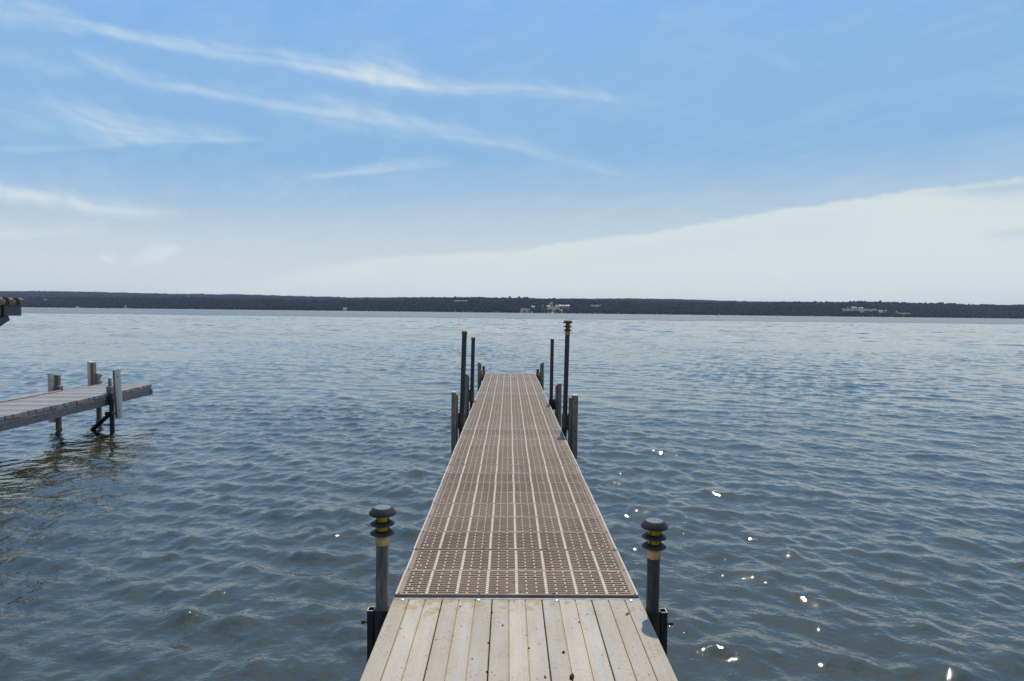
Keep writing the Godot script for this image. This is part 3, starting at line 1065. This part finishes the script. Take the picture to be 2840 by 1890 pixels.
func make_dock() -> void:
	var pl := at_y(1094.3, 1652.3, 0.6285)
	var pr := at_y(1772.2, 1654.4, 0.6355)
	var fl := at_y(1347.2, 1035.3, 0.545)
	var fr := at_y(1485.0, 1038.2, 0.545)
	var o := (pl + pr) / 2.0
	var zb := -((fl + fr) / 2.0 - o).normalized()
	var xb := (pr - pl).normalized()
	xb.z = 0.0
	xb = (xb - zb * xb.dot(zb)).normalized()
	DOCK = Transform3D(Basis(xb, zb.cross(xb), zb), o)
	var dock := thing("dock", o, "long narrow dock of pale planks and brown slotted grating panels running out over the lake", "dock")
	dock.transform = DOCK
	# planks
	var tex := plank_texture()
	var wood := mat(Color.WHITE, 0.72)
	wood.albedo_texture = tex[0]
	wood.heightmap_enabled = true
	wood.heightmap_texture = tex[1]
	wood.heightmap_scale = 0.08
	var pw := 1.232 / 5.0
	for k in 5:
		var x0 := -0.616 + pw * k + 0.0022
		var m := plank_mesh(x0, x0 + pw - 0.0044, 0.035, 4.6)
		part("plank", m, wood, dock, Vector3(0, -0.004, 0))
	# metal strip between planks and grating
	var s := st_new()
	box(s, at(Vector3(0, -0.012, 0.0195)), Vector3(1.226, 0.012, 0.019), 0.002)
	obj("edge_strip", s, M.alu, dock)
	for x in [-0.566, -0.19, 0.196, 0.566]:
		s = st_new(true)
		lathe(s, at(Vector3(x, -0.0042, 0.043)), [[0.0115, 0.0], [0.0105, 0.0035], [0.006, 0.006], [0.0, 0.0065]], 12)
		obj("bolt", s, M.bolt, dock)
	# grating panels: a few tones of the same brown plastic
	var gm := grating_mesh()
	var tones := [lin(0.385, 0.258, 0.174), lin(0.335, 0.222, 0.147), lin(0.42, 0.288, 0.200), lin(0.34, 0.235, 0.148)]
	var bodies := []
	var grime := grime_texture()
	for k in 4:
		var bm := mat(tones[k], 0.62)
		bm.albedo_texture = grime
		bm.uv1_triplanar = true
		bm.uv1_scale = Vector3(0.62, 0.62, 0.47)
		bm.uv1_offset = Vector3(0.31 * k, 0.0, 0.17 * k)
		bm.uv1_world_triplanar = true
		bodies.append(bm)
	var pale := tinted(lin(0.74, 0.63, 0.50), 0.5, 0.0, 55, 0.75, 1.0, Vector3(5, 5, 5), 0.05)
	var rim := mat(lin(0.46, 0.40, 0.34), 0.6)
	for k in PANELS:
		var far_part := k >= 16
		var p := MeshInstance3D.new()
		p.name = "grating_panel"
		p.mesh = gm
		p.set_surface_override_material(0, bodies[rng.randi_range(0, 2) if k < 17 or k > 24 else 3])
		p.set_surface_override_material(1, pale)
		p.set_surface_override_material(2, rim)
		p.set_surface_override_material(3, M.seed)
		p.position = Vector3(rng.randf_range(-0.003, 0.003), 0.004 + rng.randf_range(-0.002, 0.002) - (0.004 if far_part else 0.0), -k * PITCH)
		p.rotation = Vector3(rng.randf_range(-0.003, 0.003), rng.randf_range(-0.0008, 0.0008), 0)
		dock.add_child(p, true)
	# frame under the deck
	var total := PANELS * PITCH
	for sx in [-1.0, 1.0]:
		s = st_new()
		box(s, at(Vector3(sx * 0.575, -0.115, -total / 2.0)), Vector3(0.045, 0.15, total - 0.06), 0.004)
		obj("side_beam", s, M.beam, dock)
		s = st_new()
		box(s, at(Vector3(sx * 0.585, -0.115, 2.32)), Vector3(0.045, 0.15, 4.5), 0.004)
		obj("side_beam", s, M.beam, dock)
	s = st_new()
	box(s, at(Vector3(0, -0.115, -total / 2.0)), Vector3(0.04, 0.14, total - 0.08), 0.004)
	obj("centre_beam", s, M.beam, dock)
	for d in [0.12, 2.4, 4.9, 7.3, 9.7, 12.1]:
		s = st_new()
		box(s, at(Vector3(0, -0.118, -d)), Vector3(1.1, 0.12, 0.05), 0.004)
		obj("cross_beam", s, M.beam, dock)

# sleeve that is bolted to the side of the dock and holds a pole
func sleeve(parent: Node3D, p: Vector3, side: float, top: float, bottom: float, m: Material, rim: Material, r: float) -> void:
	# p: pole axis at deck height in the dock's own frame
	var s := st_new()
	lathe(s, at(Vector3(p.x, 0, p.z)), [[r + 0.002, bottom], [r + 0.009, bottom], [r + 0.009, top], [r + 0.002, top], [r + 0.002, bottom]], 20)
	var b := obj("sleeve", s, m, parent)
	s = st_new()
	# hollow square channel on the outer side
	var cx := p.x + side * (r + 0.022)
	for q in [[Vector3(cx, 0, p.z - 0.02), Vector3(0.028, 1, 0.004)], [Vector3(cx, 0, p.z + 0.02), Vector3(0.028, 1, 0.004)], [Vector3(cx + side * 0.014, 0, p.z), Vector3(0.004, 1, 0.0435)]]:
		box(s, at(Vector3(q[0].x, (top + bottom) / 2.0, q[0].z)), Vector3(q[1].x, top - bottom - 0.012, q[1].z))
	obj("channel", s, m, b)
	s = st_new()
	for q in [[Vector3(cx, 0, p.z - 0.02), Vector3(0.028, 1, 0.0045)], [Vector3(cx, 0, p.z + 0.02), Vector3(0.028, 1, 0.0045)], [Vector3(cx + side * 0.014, 0, p.z), Vector3(0.0045, 1, 0.044)]]:
		box(s, at(Vector3(q[0].x, top - 0.004, q[0].z)), Vector3(q[1].x, 0.004, q[1].z))
	obj("channel_rim", s, rim, b)
	# flange against the deck frame
	s = st_new()
	box(s, at(Vector3(p.x - side * (r + 0.012), (minf(top, -0.03) + bottom) / 2.0, p.z)), Vector3(0.01, minf(top, -0.03) - bottom - 0.01, 0.09), 0.001)
	obj("flange", s, m, b)
	# set bolt
	s = st_new()
	pipe(s, Vector3(cx + side * 0.015, top - 0.065, p.z + 0.004), Vector3(cx + side * 0.034, top - 0.065, p.z + 0.004), 0.006, 8)
	pipe(s, Vector3(cx + side * 0.034, top - 0.065, p.z + 0.004), Vector3(cx + side * 0.047, top - 0.065, p.z + 0.004), 0.010, 6)
	obj("set_bolt", s, M.rust, b)

func solar_light(p: Vector3, up: Vector3, label: String, r: float) -> void:
	# p: top of the pipe
	var o := thing("solar_light", p, label, "solar light", "solar lights on dock poles")
	var t := along(Vector3.ZERO, up)
	o.transform = Transform3D(t.basis, p)
	var k := r / 0.031
	var s := st_new(true)
	lathe(s, at(Vector3.ZERO), [[r + 0.001, -0.035], [r + 0.0035, -0.035], [r + 0.0035, 0.018], [r - 0.002, 0.019], [0.0, 0.019]], 24)
	obj("collar", s, M.collar, o)
	s = st_new(true)
	lathe(s, at(Vector3.ZERO), [[r - 0.002, 0.02], [r - 0.002, 0.117]], 24)
	obj("lens", s, M.lens, o)
	for y in [0.021, 0.066]:
		s = st_new(true)
		lathe(s, at(Vector3(0, y, 0)), [[r - 0.001, -0.001], [0.0575 * k, -0.003], [0.0595 * k, -0.001], [0.0585 * k, 0.002], [0.042 * k, 0.012], [r - 0.001, 0.014]], 28)
		obj("shade_ring", s, M.shade, o)
	for q in 3:
		s = st_new()
		var a := TAU * (q + 0.12) / 3.0
		pipe(s, Vector3(cos(a) * (r + 0.002), 0.02, sin(a) * (r + 0.002)), Vector3(cos(a) * (r + 0.002), 0.117, sin(a) * (r + 0.002)), 0.0024, 6)
		obj("strut", s, M.shade, o)
	s = st_new(true)
	lathe(s, at(Vector3(0, 0.114, 0)), [[0.0, 0.0], [0.054 * k, -0.002], [0.064 * k, -0.001], [0.0655 * k, 0.003], [0.064 * k, 0.008], [0.046 * k, 0.031], [0.043 * k, 0.0335], [0.0405 * k, 0.032]], 32)
	var cap := obj("cap", s, M.shade, o)
	s = st_new(true)
	lathe(s, at(Vector3(0, 0.1455, 0)), [[0.0405 * k, 0.0], [0.0, 0.0005]], 28)
	obj("solar_panel", s, M.solar, cap)

func pole(px0: float, py0: float, px1: float, py1: float, z: float, m: Material, cap: Material, label: String, r := 0.030, group := "") -> Array:
	# from the lake bed to the pixel of its top; px0, py0 is a lower point on its axis
	var a := at_z(px0, py0, z)
	var b := at_z(px1, py1, z)
	var up := (b - a).normalized()
	var foot := a - up * ((a.y + 1.6) / up.y)
	var o := thing("steel_pole", foot, label, "pole", group)
	var s := st_new(true)
	pipe(s, Vector3.ZERO, b - foot, r, 22, 0.0)
	obj("pipe", s, m, o)
	if cap:
		s = st_new(true)
		lathe(s, along(b - foot - up * 0.046, b - foot + up * 0.002), [[r + 0.0005, 0.0], [r + 0.003, 0.0], [r + 0.003, 0.046], [r, 0.049], [0.0, 0.0495]], 22)
		obj("end_cap", s, cap, o)
	var dk := DOCK.affine_inverse()
	var deck_at := a + up * ((DOCK.origin.y - 0.0072 * (-a.z - 3.1) - a.y) / up.y)
	return [b, up, dk * deck_at]

func bumper(px: float, py_top: float, z: float, bottom: float, size: Vector3, label: String, pole_at: Vector3, side: float, sl_top: float, sl_bottom: float, lean := 0.0) -> void:
	var top := at_z(px, py_top, z)
	var o := thing("dock_bumper", Vector3(top.x, bottom, top.z), label, "bumper post", "bumper posts along the dock")
	o.rotation = Vector3(0, rng.randf_range(-0.12, 0.12), lean)
	var h := top.y - bottom
	var s := st_new()
	box(s, at(Vector3(side * size.x * 0.17, h / 2.0, 0)), Vector3(size.x * 0.64, h, size.z), 0.006)
	obj("timber", s, M.timber, o)
	s = st_new()
	box(s, at(Vector3(-side * size.x * 0.34, h / 2.0 - 0.012, -0.006)), Vector3(size.x * 0.30, h - 0.03, size.z * 0.8), 0.004)
	obj("backing_board", s, M.grey_post, o)
	s = st_new()
	box(s, at(Vector3(side * size.x * 0.17, h + 0.004, 0)), Vector3(size.x * 0.56, 0.006, size.z * 0.86), 0.002)
	obj("top_cap", s, M.timber_top, o)
	# two lag screws
	for y in [h - 0.1, h * 0.45]:
		s = st_new(true)
		lathe(s, Transform3D(Basis(Vector3(1, 0, 0), PI / 2), Vector3(side * size.x * 0.2, y, size.z / 2.0)), [[0.009, 0.0], [0.008, 0.004], [0.0, 0.006]], 8)
		obj("screw", s, M.rust, o)
	# the plates that hold it to the pole's sleeve
	var pw := DOCK * pole_at
	var l := o.transform.affine_inverse()
	for y in [(sl_top + sl_bottom) / 2.0]:
		s = st_new()
		var a := l * (pw + Vector3(0, y, 0.0))
		var b := Vector3(-side * size.x * 0.45, a.y, 0.0)
		var mid := (a + b) / 2.0
		var len_ := (b - a).length()
		if len_ > 0.02:
			var dir := (b - a).normalized()
			var up := Vector3.UP
			var zz := dir.cross(up).normalized()
			box(s, Transform3D(Basis(dir, zz.cross(dir), zz), mid), Vector3(len_, sl_top - sl_bottom - 0.01, 0.024), 0.002)
			obj("arm", s, M.bracket, o)

func make_posts() -> void:
	var dock: Node3D = get_node("dock")
	# --- beside the planks
	var a := pole(1059.5, 1690, 1060.5, 1490, 2.97, M.pipe_streaked, null, "grey steel pipe with pale streaks carrying a light beside the planks", 0.0305)
	sleeve(dock, a[2], -1.0, -0.015, -0.34, M.bracket, M.bracket_rim, 0.0305)
	solar_light(a[0], a[1], "solar light with faded yellow lens on the pale-streaked pipe beside the planks", 0.0305)
	a = pole(1809.5, 1690, 1813.5, 1527, 2.97, M.pipe, null, "smooth charcoal steel pipe carrying a light whose shadow falls on the planks", 0.0305)
	sleeve(dock, a[2], 1.0, -0.015, -0.34, M.bracket, M.bracket_rim, 0.0305)
	solar_light(a[0], a[1], "solar light on the smooth charcoal pipe, casting its shadow onto the planks", 0.0305)
	# --- first pair along the grating
	a = pole(1281.0, 1160, 1288.3, 919.6, 8.05, M.pipe, M.tan_cap, "tallest tan-capped dark steel pole along the brown grating", 0.0315)
	sleeve(dock, a[2], -1.0, 0.155, -0.05, M.bracket_rust, M.bracket, 0.0315)
	bumper(1261.5, 1088.5, 8.02, 0.13, Vector3(0.085, 0, 0.085), "thick weathered bumper post bracketed to the tallest tan-capped pole", a[2], -1.0, 0.155, -0.05)
	a = pole(1567.0, 1150, 1574.0, 922, 7.85, M.pipe, null, "tall dark steel pole beside the grating, topped by a solar light", 0.029)
	sleeve(dock, a[2], 1.0, 0.175, -0.02, M.bracket_rust, M.bracket, 0.029)
	solar_light(a[0], a[1], "solar light raised high on a tall pole beside the brown grating", 0.029)
	bumper(1590.5, 1097, 7.82, 0.22, Vector3(0.112, 0, 0.095), "broad two-board bumper post beside the tall pole with a solar light", a[2], 1.0, 0.175, -0.02)
	# --- second pair
	a = pole(1309.0, 1090, 1312.6, 936.6, 10.25, M.pipe, M.tan_cap, "shorter of the two tall tan-capped poles along the grating", 0.031)
	sleeve(dock, a[2], -1.0, 0.20, 0.0, M.bracket_rust, M.bracket, 0.031)
	bumper(1295.7, 1038, 10.22, 0.25, Vector3(0.066, 0, 0.08), "narrow bumper post bracketed to the shorter tall tan-capped pole", a[2], -1.0, 0.20, 0.0)
	a = pole(1529.0, 1090, 1531.9, 940.8, 10.25, M.pipe, null, "bare dark steel pole without cap or light beside the grating", 0.029)
	sleeve(dock, a[2], 1.0, 0.05, -0.12, M.bracket, M.bracket, 0.029)
	bumper(1549.0, 1064, 10.2, 0.18, Vector3(0.094, 0, 0.08), "bumper post of two joined boards beside the bare uncapped pole", a[2], 1.0, 0.05, -0.12)
	# --- at the lakeward end
	a = pole(1340.5, 1045, 1341.5, 1016.6, 14.9, M.pipe, M.tan_cap, "short pole stub at the lakeward end of the dock", 0.031, "pole stubs at the dock's end")
	sleeve(dock, a[2], -1.0, 0.10, -0.08, M.bracket, M.bracket, 0.031)
	bumper(1330.0, 1006, 14.3, 0.2, Vector3(0.078, 0, 0.08), "bumper post at the lakeward end of dock beside a tan-capped stub", a[2], -1.0, 0.1, -0.08)
	a = pole(1491.2, 1050, 1491.5, 1024.6, 14.9, M.pipe, M.tan_cap, "short pole stub at the lakeward end of the dock", 0.031, "pole stubs at the dock's end")
	sleeve(dock, a[2], 1.0, 0.07, -0.1, M.bracket, M.bracket, 0.031)
	bumper(1503.5, 1005.5, 14.4, 0.2, Vector3(0.09, 0, 0.08), "two-toned bumper post at the lakeward end of dock, beside lower stub", a[2], 1.0, 0.07, -0.1)

# ---------------------------------------------------------------- neighbouring dock
func make_neighbour() -> void:
	var y := 0.65
	var e := at_y(420.7, 1066.0, y)
	var b := at_y(0.0, 1156.6, y)
	var dir := (b - e); dir.y = 0; dir = dir.normalized()     # toward the shore
	var left := Vector3(dir.z, 0, -dir.x)
	if left.x > 0: left = -left
	var t := Transform3D(Basis(-left, Vector3.UP, dir), e)     # x to the right, z toward the shore, origin at the end's right corner
	var o := thing("neighbour_dock", e, "low grey dock of cross boards on a blue-grey steel frame", "dock")
	o.transform = t
	var wide := 0.92
	var n := 62
	for k in n:
		var s := st_new()
		var len_ := wide + rng.randf_range(-0.006, 0.006)
		var thick := 0.055
		box(s, Transform3D(Basis(Vector3.UP, rng.randf_range(-0.004, 0.004)), Vector3(-wide / 2.0 + rng.randf_range(-0.004, 0.004), -thick / 2.0 + rng.randf_range(-0.004, 0.003), 0.07 + k * 0.142)), Vector3(len_, thick, 0.131 + rng.randf_range(-0.003, 0.002)), 0.005)
		obj("board", s, M.grey_board[(k * 5 + k / 3) % 4], o)
	for x in [-0.02, -wide + 0.02]:
		var s := st_new()
		box(s, at(Vector3(x, -0.068, n * 0.071)), Vector3(0.035, 0.024, n * 0.142 - 0.02), 0.003)
		obj("nailer", s, M.grey_post, o)
		s = st_new()
		box(s, at(Vector3(x + (0.012 if x > -0.1 else -0.012), -0.137, n * 0.071 - 0.015)), Vector3(0.02, 0.112, n * 0.142), 0.002)
		box(s, at(Vector3(x + (-0.02 if x > -0.1 else 0.02), -0.1885, n * 0.071 - 0.015)), Vector3(0.06, 0.008, n * 0.142), 0.001)
		obj("side_channel", s, M.steel_blue, o)
	var s := st_new()
	box(s, at(Vector3(-wide / 2.0, -0.14, 0.005)), Vector3(wide - 0.06, 0.10, 0.02), 0.002)
	obj("end_channel", s, M.steel_blue, o)
	s = st_new()
	box(s, at(Vector3(0.004, -0.135, 0.03)), Vector3(0.016, 0.104, 0.06), 0.002)
	obj("corner_plate", s, M.steel_blue, o)
	for z in [1.4, 3.6, 5.8]:
		s = st_new()
		box(s, at(Vector3(-wide / 2.0, -0.13, z)), Vector3(wide - 0.08, 0.08, 0.05), 0.002)
		obj("cross_beam", s, M.dark_wood, o)
	# worn pink lip along the far edge of the boards
	s = st_new()
	box(s, at(Vector3(-wide + 0.008, 0.012, 4.6)), Vector3(0.022, 0.022, 7.0), 0.004)
	obj("edge_lip", s, mat(lin(0.42, 0.29, 0.25), 0.7), o)

	# the leg by the tall white fender, with its diagonal brace
	var w1 := at_y(314.0, 1201.0, 0.0)
	var z1 := -w1.z
	var top := at_z(308.0, 1090.0, z1)
	var leg := thing("braced_support_pipe", Vector3(w1.x, -1.5, w1.z), "black leg with slanted brace under the grey dock, behind tall white fender", "support pipe")
	var inv := leg.transform.affine_inverse()
	s = st_new(true)
	pipe(s, Vector3(0, 0, 0), inv * top, 0.036, 16)
	obj("pipe", s, M.dark_wood, leg)
	s = st_new()
	box(s, at(inv * at_z(305.0, 1147.5, z1)), Vector3(0.13, 0.05, 0.09), 0.004)
	obj("clamp", s, M.rust, leg)
	s = st_new(true)
	var ba := at_z(305.0, 1149.0, z1)
	var bb := at_y(258.0, 1190.0, 0.0)
	pipe(s, inv * (ba + (ba - bb).normalized() * 0.06), inv * (bb + (bb - ba) * 0.5), 0.033, 14)
	obj("brace", s, M.dark_wood, leg)
	# grey sleeve beside it, standing on the deck edge
	var g := thing("deck_post", at_z(305.0, 1100.0, z1 + 0.05), "grey capped post with bolted sleeve, tight against the tall white fender", "post")
	s = st_new(true)
	lathe(s, at(Vector3(0, -0.12, 0)), [[0.0, 0.0], [0.028, 0.0], [0.028, 0.42], [0.0, 0.42]], 16)
	obj("pipe", s, M.grey_post, g)
	s = st_new()
	box(s, at(Vector3(0, 0.04, 0.0)), Vector3(0.085, 0.25, 0.085), 0.006)
	obj("sleeve", s, M.beam, g)
	s = st_new(true)
	lathe(s, at(Vector3(0, 0.285, 0)), [[0.031, 0.0], [0.033, 0.012], [0.026, 0.034], [0.0, 0.04]], 16)
	obj("cap", s, M.vinyl, g)
	s = st_new()
	for yy in [0.13, -0.02]:
		box(s, at(Vector3(-0.046, yy, 0.01)), Vector3(0.02, 0.018, 0.018), 0.002)
	obj("bolt", s, M.rust, g)

	fender(325.5, 1024.5, 333.5, 1160.5, z1 - 0.06, 0.094, "tall white half-round vinyl fender hanging past the grey dock's side", true)
	# the one across the dock from it
	var w2 := at_y(162.0, 1187.0, 0.0)
	var z2 := -w2.z
	fender(142.5, 1035.0, 144.5, 1171.5, z2 + 0.0, 0.118, "short broad white vinyl fender beside a rust-stained grey post", false)
	var p2 := thing("deck_post", Vector3(w2.x, -1.5, w2.z), "square grey post with rust stains next to the broad white fender", "post")
	inv = p2.transform.affine_inverse()
	s = st_new()
	var t2 := inv * at_z(159.0, 1040.5, z2)
	box(s, Transform3D(along(Vector3.ZERO, t2).basis, t2 / 2.0), Vector3(0.066, t2.length(), 0.066), 0.006)
	obj("shaft", s, M.grey_post, p2)
	s = st_new()
	box(s, at(inv * at_z(161.0, 1081.0, z2 - 0.02)), Vector3(0.10, 0.13, 0.10), 0.005)
	obj("sleeve", s, M.beam, p2)
	s = st_new()
	box(s, at(inv * at_z(164.5, 1086.0, z2 - 0.075)), Vector3(0.05, 0.03, 0.012), 0.003)
	obj("rusty_bolt_plate", s, M.rust, p2)
	# the pair farther out on the same side
	var z3 := 11.45
	var p3a := at_z(253.0, 1003.0, z3)
	var p3b := at_z(256.5, 1124.0, z3)
	var p3 := thing("deck_post", p3b, "split white and grey bumper board standing farthest out on the grey dock", "bumper post")
	inv = p3.transform.affine_inverse()
	s = st_new()
	var l3 := (p3a - p3b)
	var f3 := along(Vector3.ZERO, l3)
	box(s, Transform3D(f3.basis, l3 / 2.0 + Vector3(-0.028, 0, 0)), Vector3(0.052, l3.length(), 0.09), 0.006)
	obj("white_face", s, M.vinyl, p3)
	s = st_new()
	box(s, Transform3D(f3.basis, l3 / 2.0 + Vector3(0.03, -0.008, 0)), Vector3(0.056, l3.length() - 0.02, 0.085), 0.005)
	obj("grey_board", s, M.timber, p3)
	s = st_new(true)
	var q3 := at_z(271.5, 1037.5, z3)
	lathe(s, along(inv * Vector3(q3.x + 0.01, -1.4, q3.z), inv * q3), [[0.0, 0.0], [0.044, 0.0], [0.044, 1.4 + q3.y], [0.036, 1.405 + q3.y], [0.0, 1.4 + q3.y]], 18)
	obj("pipe", s, M.grey_post, p3)
	s = st_new()
	for yy in [1042.5, 1061.0]:
		box(s, at(inv * at_z(279.5, yy, z3 - 0.01)), Vector3(0.03, 0.022, 0.03), 0.003)
	obj("bolt", s, M.rust, p3)

func fender(px0: float, py0: float, px1: float, py1: float, z: float, wide: float, label: String, backed: bool) -> void:
	var a := at_z(px0, py0, z)
	var b := at_z(px1, py1, z)
	var o := thing("dock_fender", b, label, "fender", "white fenders on the grey dock")
	var t := along(Vector3.ZERO, a - b)
	var l := (a - b).length()
	# half-round extrusion with a flat back
	var s := st_new(true)
	var ring := []
	var n := 14
	for i in n + 1:
		var th := PI * i / n
		ring.append(Vector3(cos(th) * wide / 2.0, 0, sin(th) * wide * 0.42))
	for i in n:
		quad(s, t * (ring[i] as Vector3), t * (ring[i + 1] as Vector3), t * (ring[i + 1] + Vector3(0, l, 0)), t * (ring[i] + Vector3(0, l, 0)))
	obj("vinyl_face", s, M.vinyl, o)
	s = st_new()
	for i in n - 1:
		tri(s, t * (ring[0] + Vector3(0, l, 0)), t * (ring[i + 1] + Vector3(0, l, 0)), t * (ring[i + 2] + Vector3(0, l, 0)))
		tri(s, t * (ring[0] as Vector3), t * (ring[i + 2] as Vector3), t * (ring[i + 1] as Vector3))
	quad(s, t * (ring[0] as Vector3), t * (ring[n] as Vector3), t * (ring[n] + Vector3(0, l, 0)), t * (ring[0] + Vector3(0, l, 0)))
	obj("end_face", s, M.timber_top, o)
	s = st_new()
	if backed:
		box(s, Transform3D(t.basis, t * Vector3(-wide * 0.62, l / 2.0 - 0.005, -0.03)), Vector3(0.055, l - 0.02, 0.07), 0.005)
		obj("backing_board", s, M.grey_post, o)
	else:
		box(s, Transform3D(t.basis, t * Vector3(0, l / 2.0 - 0.02, -0.035)), Vector3(wide * 0.8, l - 0.04, 0.06), 0.005)
		obj("backing_board", s, M.dark_wood, o)
	for yy in [0.14, l - 0.12]:
		s = st_new(true)
		lathe(s, Transform3D(t.basis * Basis(Vector3(1, 0, 0), PI / 2), t * Vector3(0.012, yy, wide * 0.405)), [[0.011, 0.0], [0.010, 0.005], [0.0, 0.007]], 10)
		obj("bolt_head", s, M.rust, o)

# ---------------------------------------------------------------- raised deck at the edge of view
func make_raised_deck() -> void:
	var z := 10.5
	var p := at_z(61.5, 846.0, z)         # underside of the boards at the lakeward corner
	var o := thing("raised_deck", p, "high deck with brown board ends on a dark grey fascia", "deck")
	var len_ := 4.0
	var wide := 2.6
	for k in 20:
		var s := st_new()
		var low := k % 2
		var z0 := 0.012 + k * 0.105
		var w := 0.088
		var th := 0.115 if low == 0 else 0.075
		var out := 0.035 if low == 0 else -0.004
		var x0 := -wide
		# side outline of a board: blunt end with the upper edge planed away
		var prof := [Vector2(x0, 0.0), Vector2(out, 0.0), Vector2(out, th * 0.72), Vector2(out - 0.03, th), Vector2(x0, th)]
		for q in prof.size():
			var a: Vector2 = prof[q]
			var b: Vector2 = prof[(q + 1) % prof.size()]
			quad(s, Vector3(a.x, a.y, z0), Vector3(a.x, a.y, z0 + w), Vector3(b.x, b.y, z0 + w), Vector3(b.x, b.y, z0))
		for q in prof.size() - 2:
			tri(s, Vector3(prof[0].x, prof[0].y, z0), Vector3(prof[q + 1].x, prof[q + 1].y, z0), Vector3(prof[q + 2].x, prof[q + 2].y, z0))
			tri(s, Vector3(prof[0].x, prof[0].y, z0 + w), Vector3(prof[q + 2].x, prof[q + 2].y, z0 + w), Vector3(prof[q + 1].x, prof[q + 1].y, z0 + w))
		obj("board", s, M.old_board, o)
	var s := st_new()
	box(s, at(Vector3(-0.03, -0.092, 0.19)), Vector3(0.04, 0.18, 0.36), 0.004)
	box(s, at(Vector3(-0.03, -0.092, 1.36)), Vector3(0.04, 0.18, 1.86), 0.004)
	obj("fascia", s, M.fascia, o)
	s = st_new()
	box(s, at(Vector3(-wide / 2.0, -0.094, 0.03)), Vector3(wide - 0.1, 0.17, 0.04), 0.004)
	obj("end_beam", s, M.fascia, o)
	s = st_new()
	var a := Vector3(-0.10, -0.20, 0.22)
	var b := Vector3(-0.10, -0.86, 1.55)
	box(s, Transform3D(along(a, b).basis, (a + b) / 2.0), Vector3(0.09, (b - a).length(), 0.12), 0.004)
	obj("brace", s, M.fascia, o)
	for x in [-0.12, -wide + 0.1]:
		s = st_new()
		box(s, at(Vector3(x, -1.9, 1.62)), Vector3(0.14, 3.6, 0.14), 0.01)
		obj("post", s, M.dark_wood, o)
	s = st_new()
	box(s, at(Vector3(-wide / 2.0, -0.3, 1.62)), Vector3(wide - 0.1, 0.2, 0.12), 0.006)
	obj("cross_beam", s, M.dark_wood, o)

# ---------------------------------------------------------------- litter on the deck
func make_litter() -> void:
	var n := 0
	for q in [[1586, 1882, 0.011], [1563, 1812, 0.006], [1365, 1701, 0.0045], [1276, 1684, 0.004], [1467, 1800, 0.004], [1606, 1728, 0.004], [1394, 1737, 0.004], [1351, 1866, 0.0045], [1354, 1785, 0.004], [1512, 1881, 0.0045]]:
		var p := at_y(q[0], q[1], 0.6)
		# drop it onto the sloping planks
		var l := DOCK.affine_inverse() * p
		for it in 3:
			p = at_y(q[0], q[1], (DOCK * Vector3(l.x, -0.004, l.z)).y)
			l = DOCK.affine_inverse() * p
		var r: float = q[2]
		var o := thing("seed_pod", DOCK * Vector3(l.x, -0.004, l.z), "large dark seed pod lying on the pale planks" if n == 0 else "tiny dark seed lying on the pale planks", "seed", "" if n == 0 else "seeds on the planks")
		o.rotation.y = rng.randf() * TAU
		var s := st_new(true)
		var k := 0.8 + rng.randf() * 0.5
		lathe(s, Transform3D(Basis().scaled(Vector3(k, 1, 1.0 / k)), Vector3.ZERO), [[0.0, 0.0], [r * 0.8, r * 0.1], [r, r * 0.6], [r * 0.75, r * 1.15], [r * 0.3, r * 1.4], [0.0, r * 1.42]], 9)
		obj("husk", s, M.seed, o)
		if n == 0:
			s = st_new(true)
			pipe(s, Vector3(0, r * 1.1, 0), Vector3(r * 0.7, r * 1.7, r * 0.2), 0.0016, 6)
			obj("stem", s, M.seed, o)
		n += 1
	var p := at_y(1740, 1704, 0.632)
	var lf := thing("dead_leaf", p + Vector3(0, 0.002, 0), "curled orange-brown leaf on the pale planks", "leaf")
	var s := st_new(true)
	for i in 6:
		var u0 := i / 6.0
		var u1 := (i + 1) / 6.0
		var f0 := Vector3(0.02 * (u0 - 0.5), 0.003 + 0.004 * sin(u0 * 7.0), -0.03 * (u0 - 0.5))
		var f1 := Vector3(0.02 * (u1 - 0.5), 0.003 + 0.004 * sin(u1 * 7.0), -0.03 * (u1 - 0.5))
		var w0 := Vector3(0.006, 0.002, 0.004) * sin(u0 * PI)
		var w1 := Vector3(0.006, 0.002, 0.004) * sin(u1 * PI)
		quad(s, f0 - w0, f1 - w1, f1 + w1, f0 + w0)
	obj("blade", s, M.leaf, lf)
	s = st_new(true)
	pipe(s, Vector3(0.01, 0.004, -0.015), Vector3(0.016, 0.003, -0.026), 0.0012, 5)
	obj("stalk", s, M.leaf, lf)
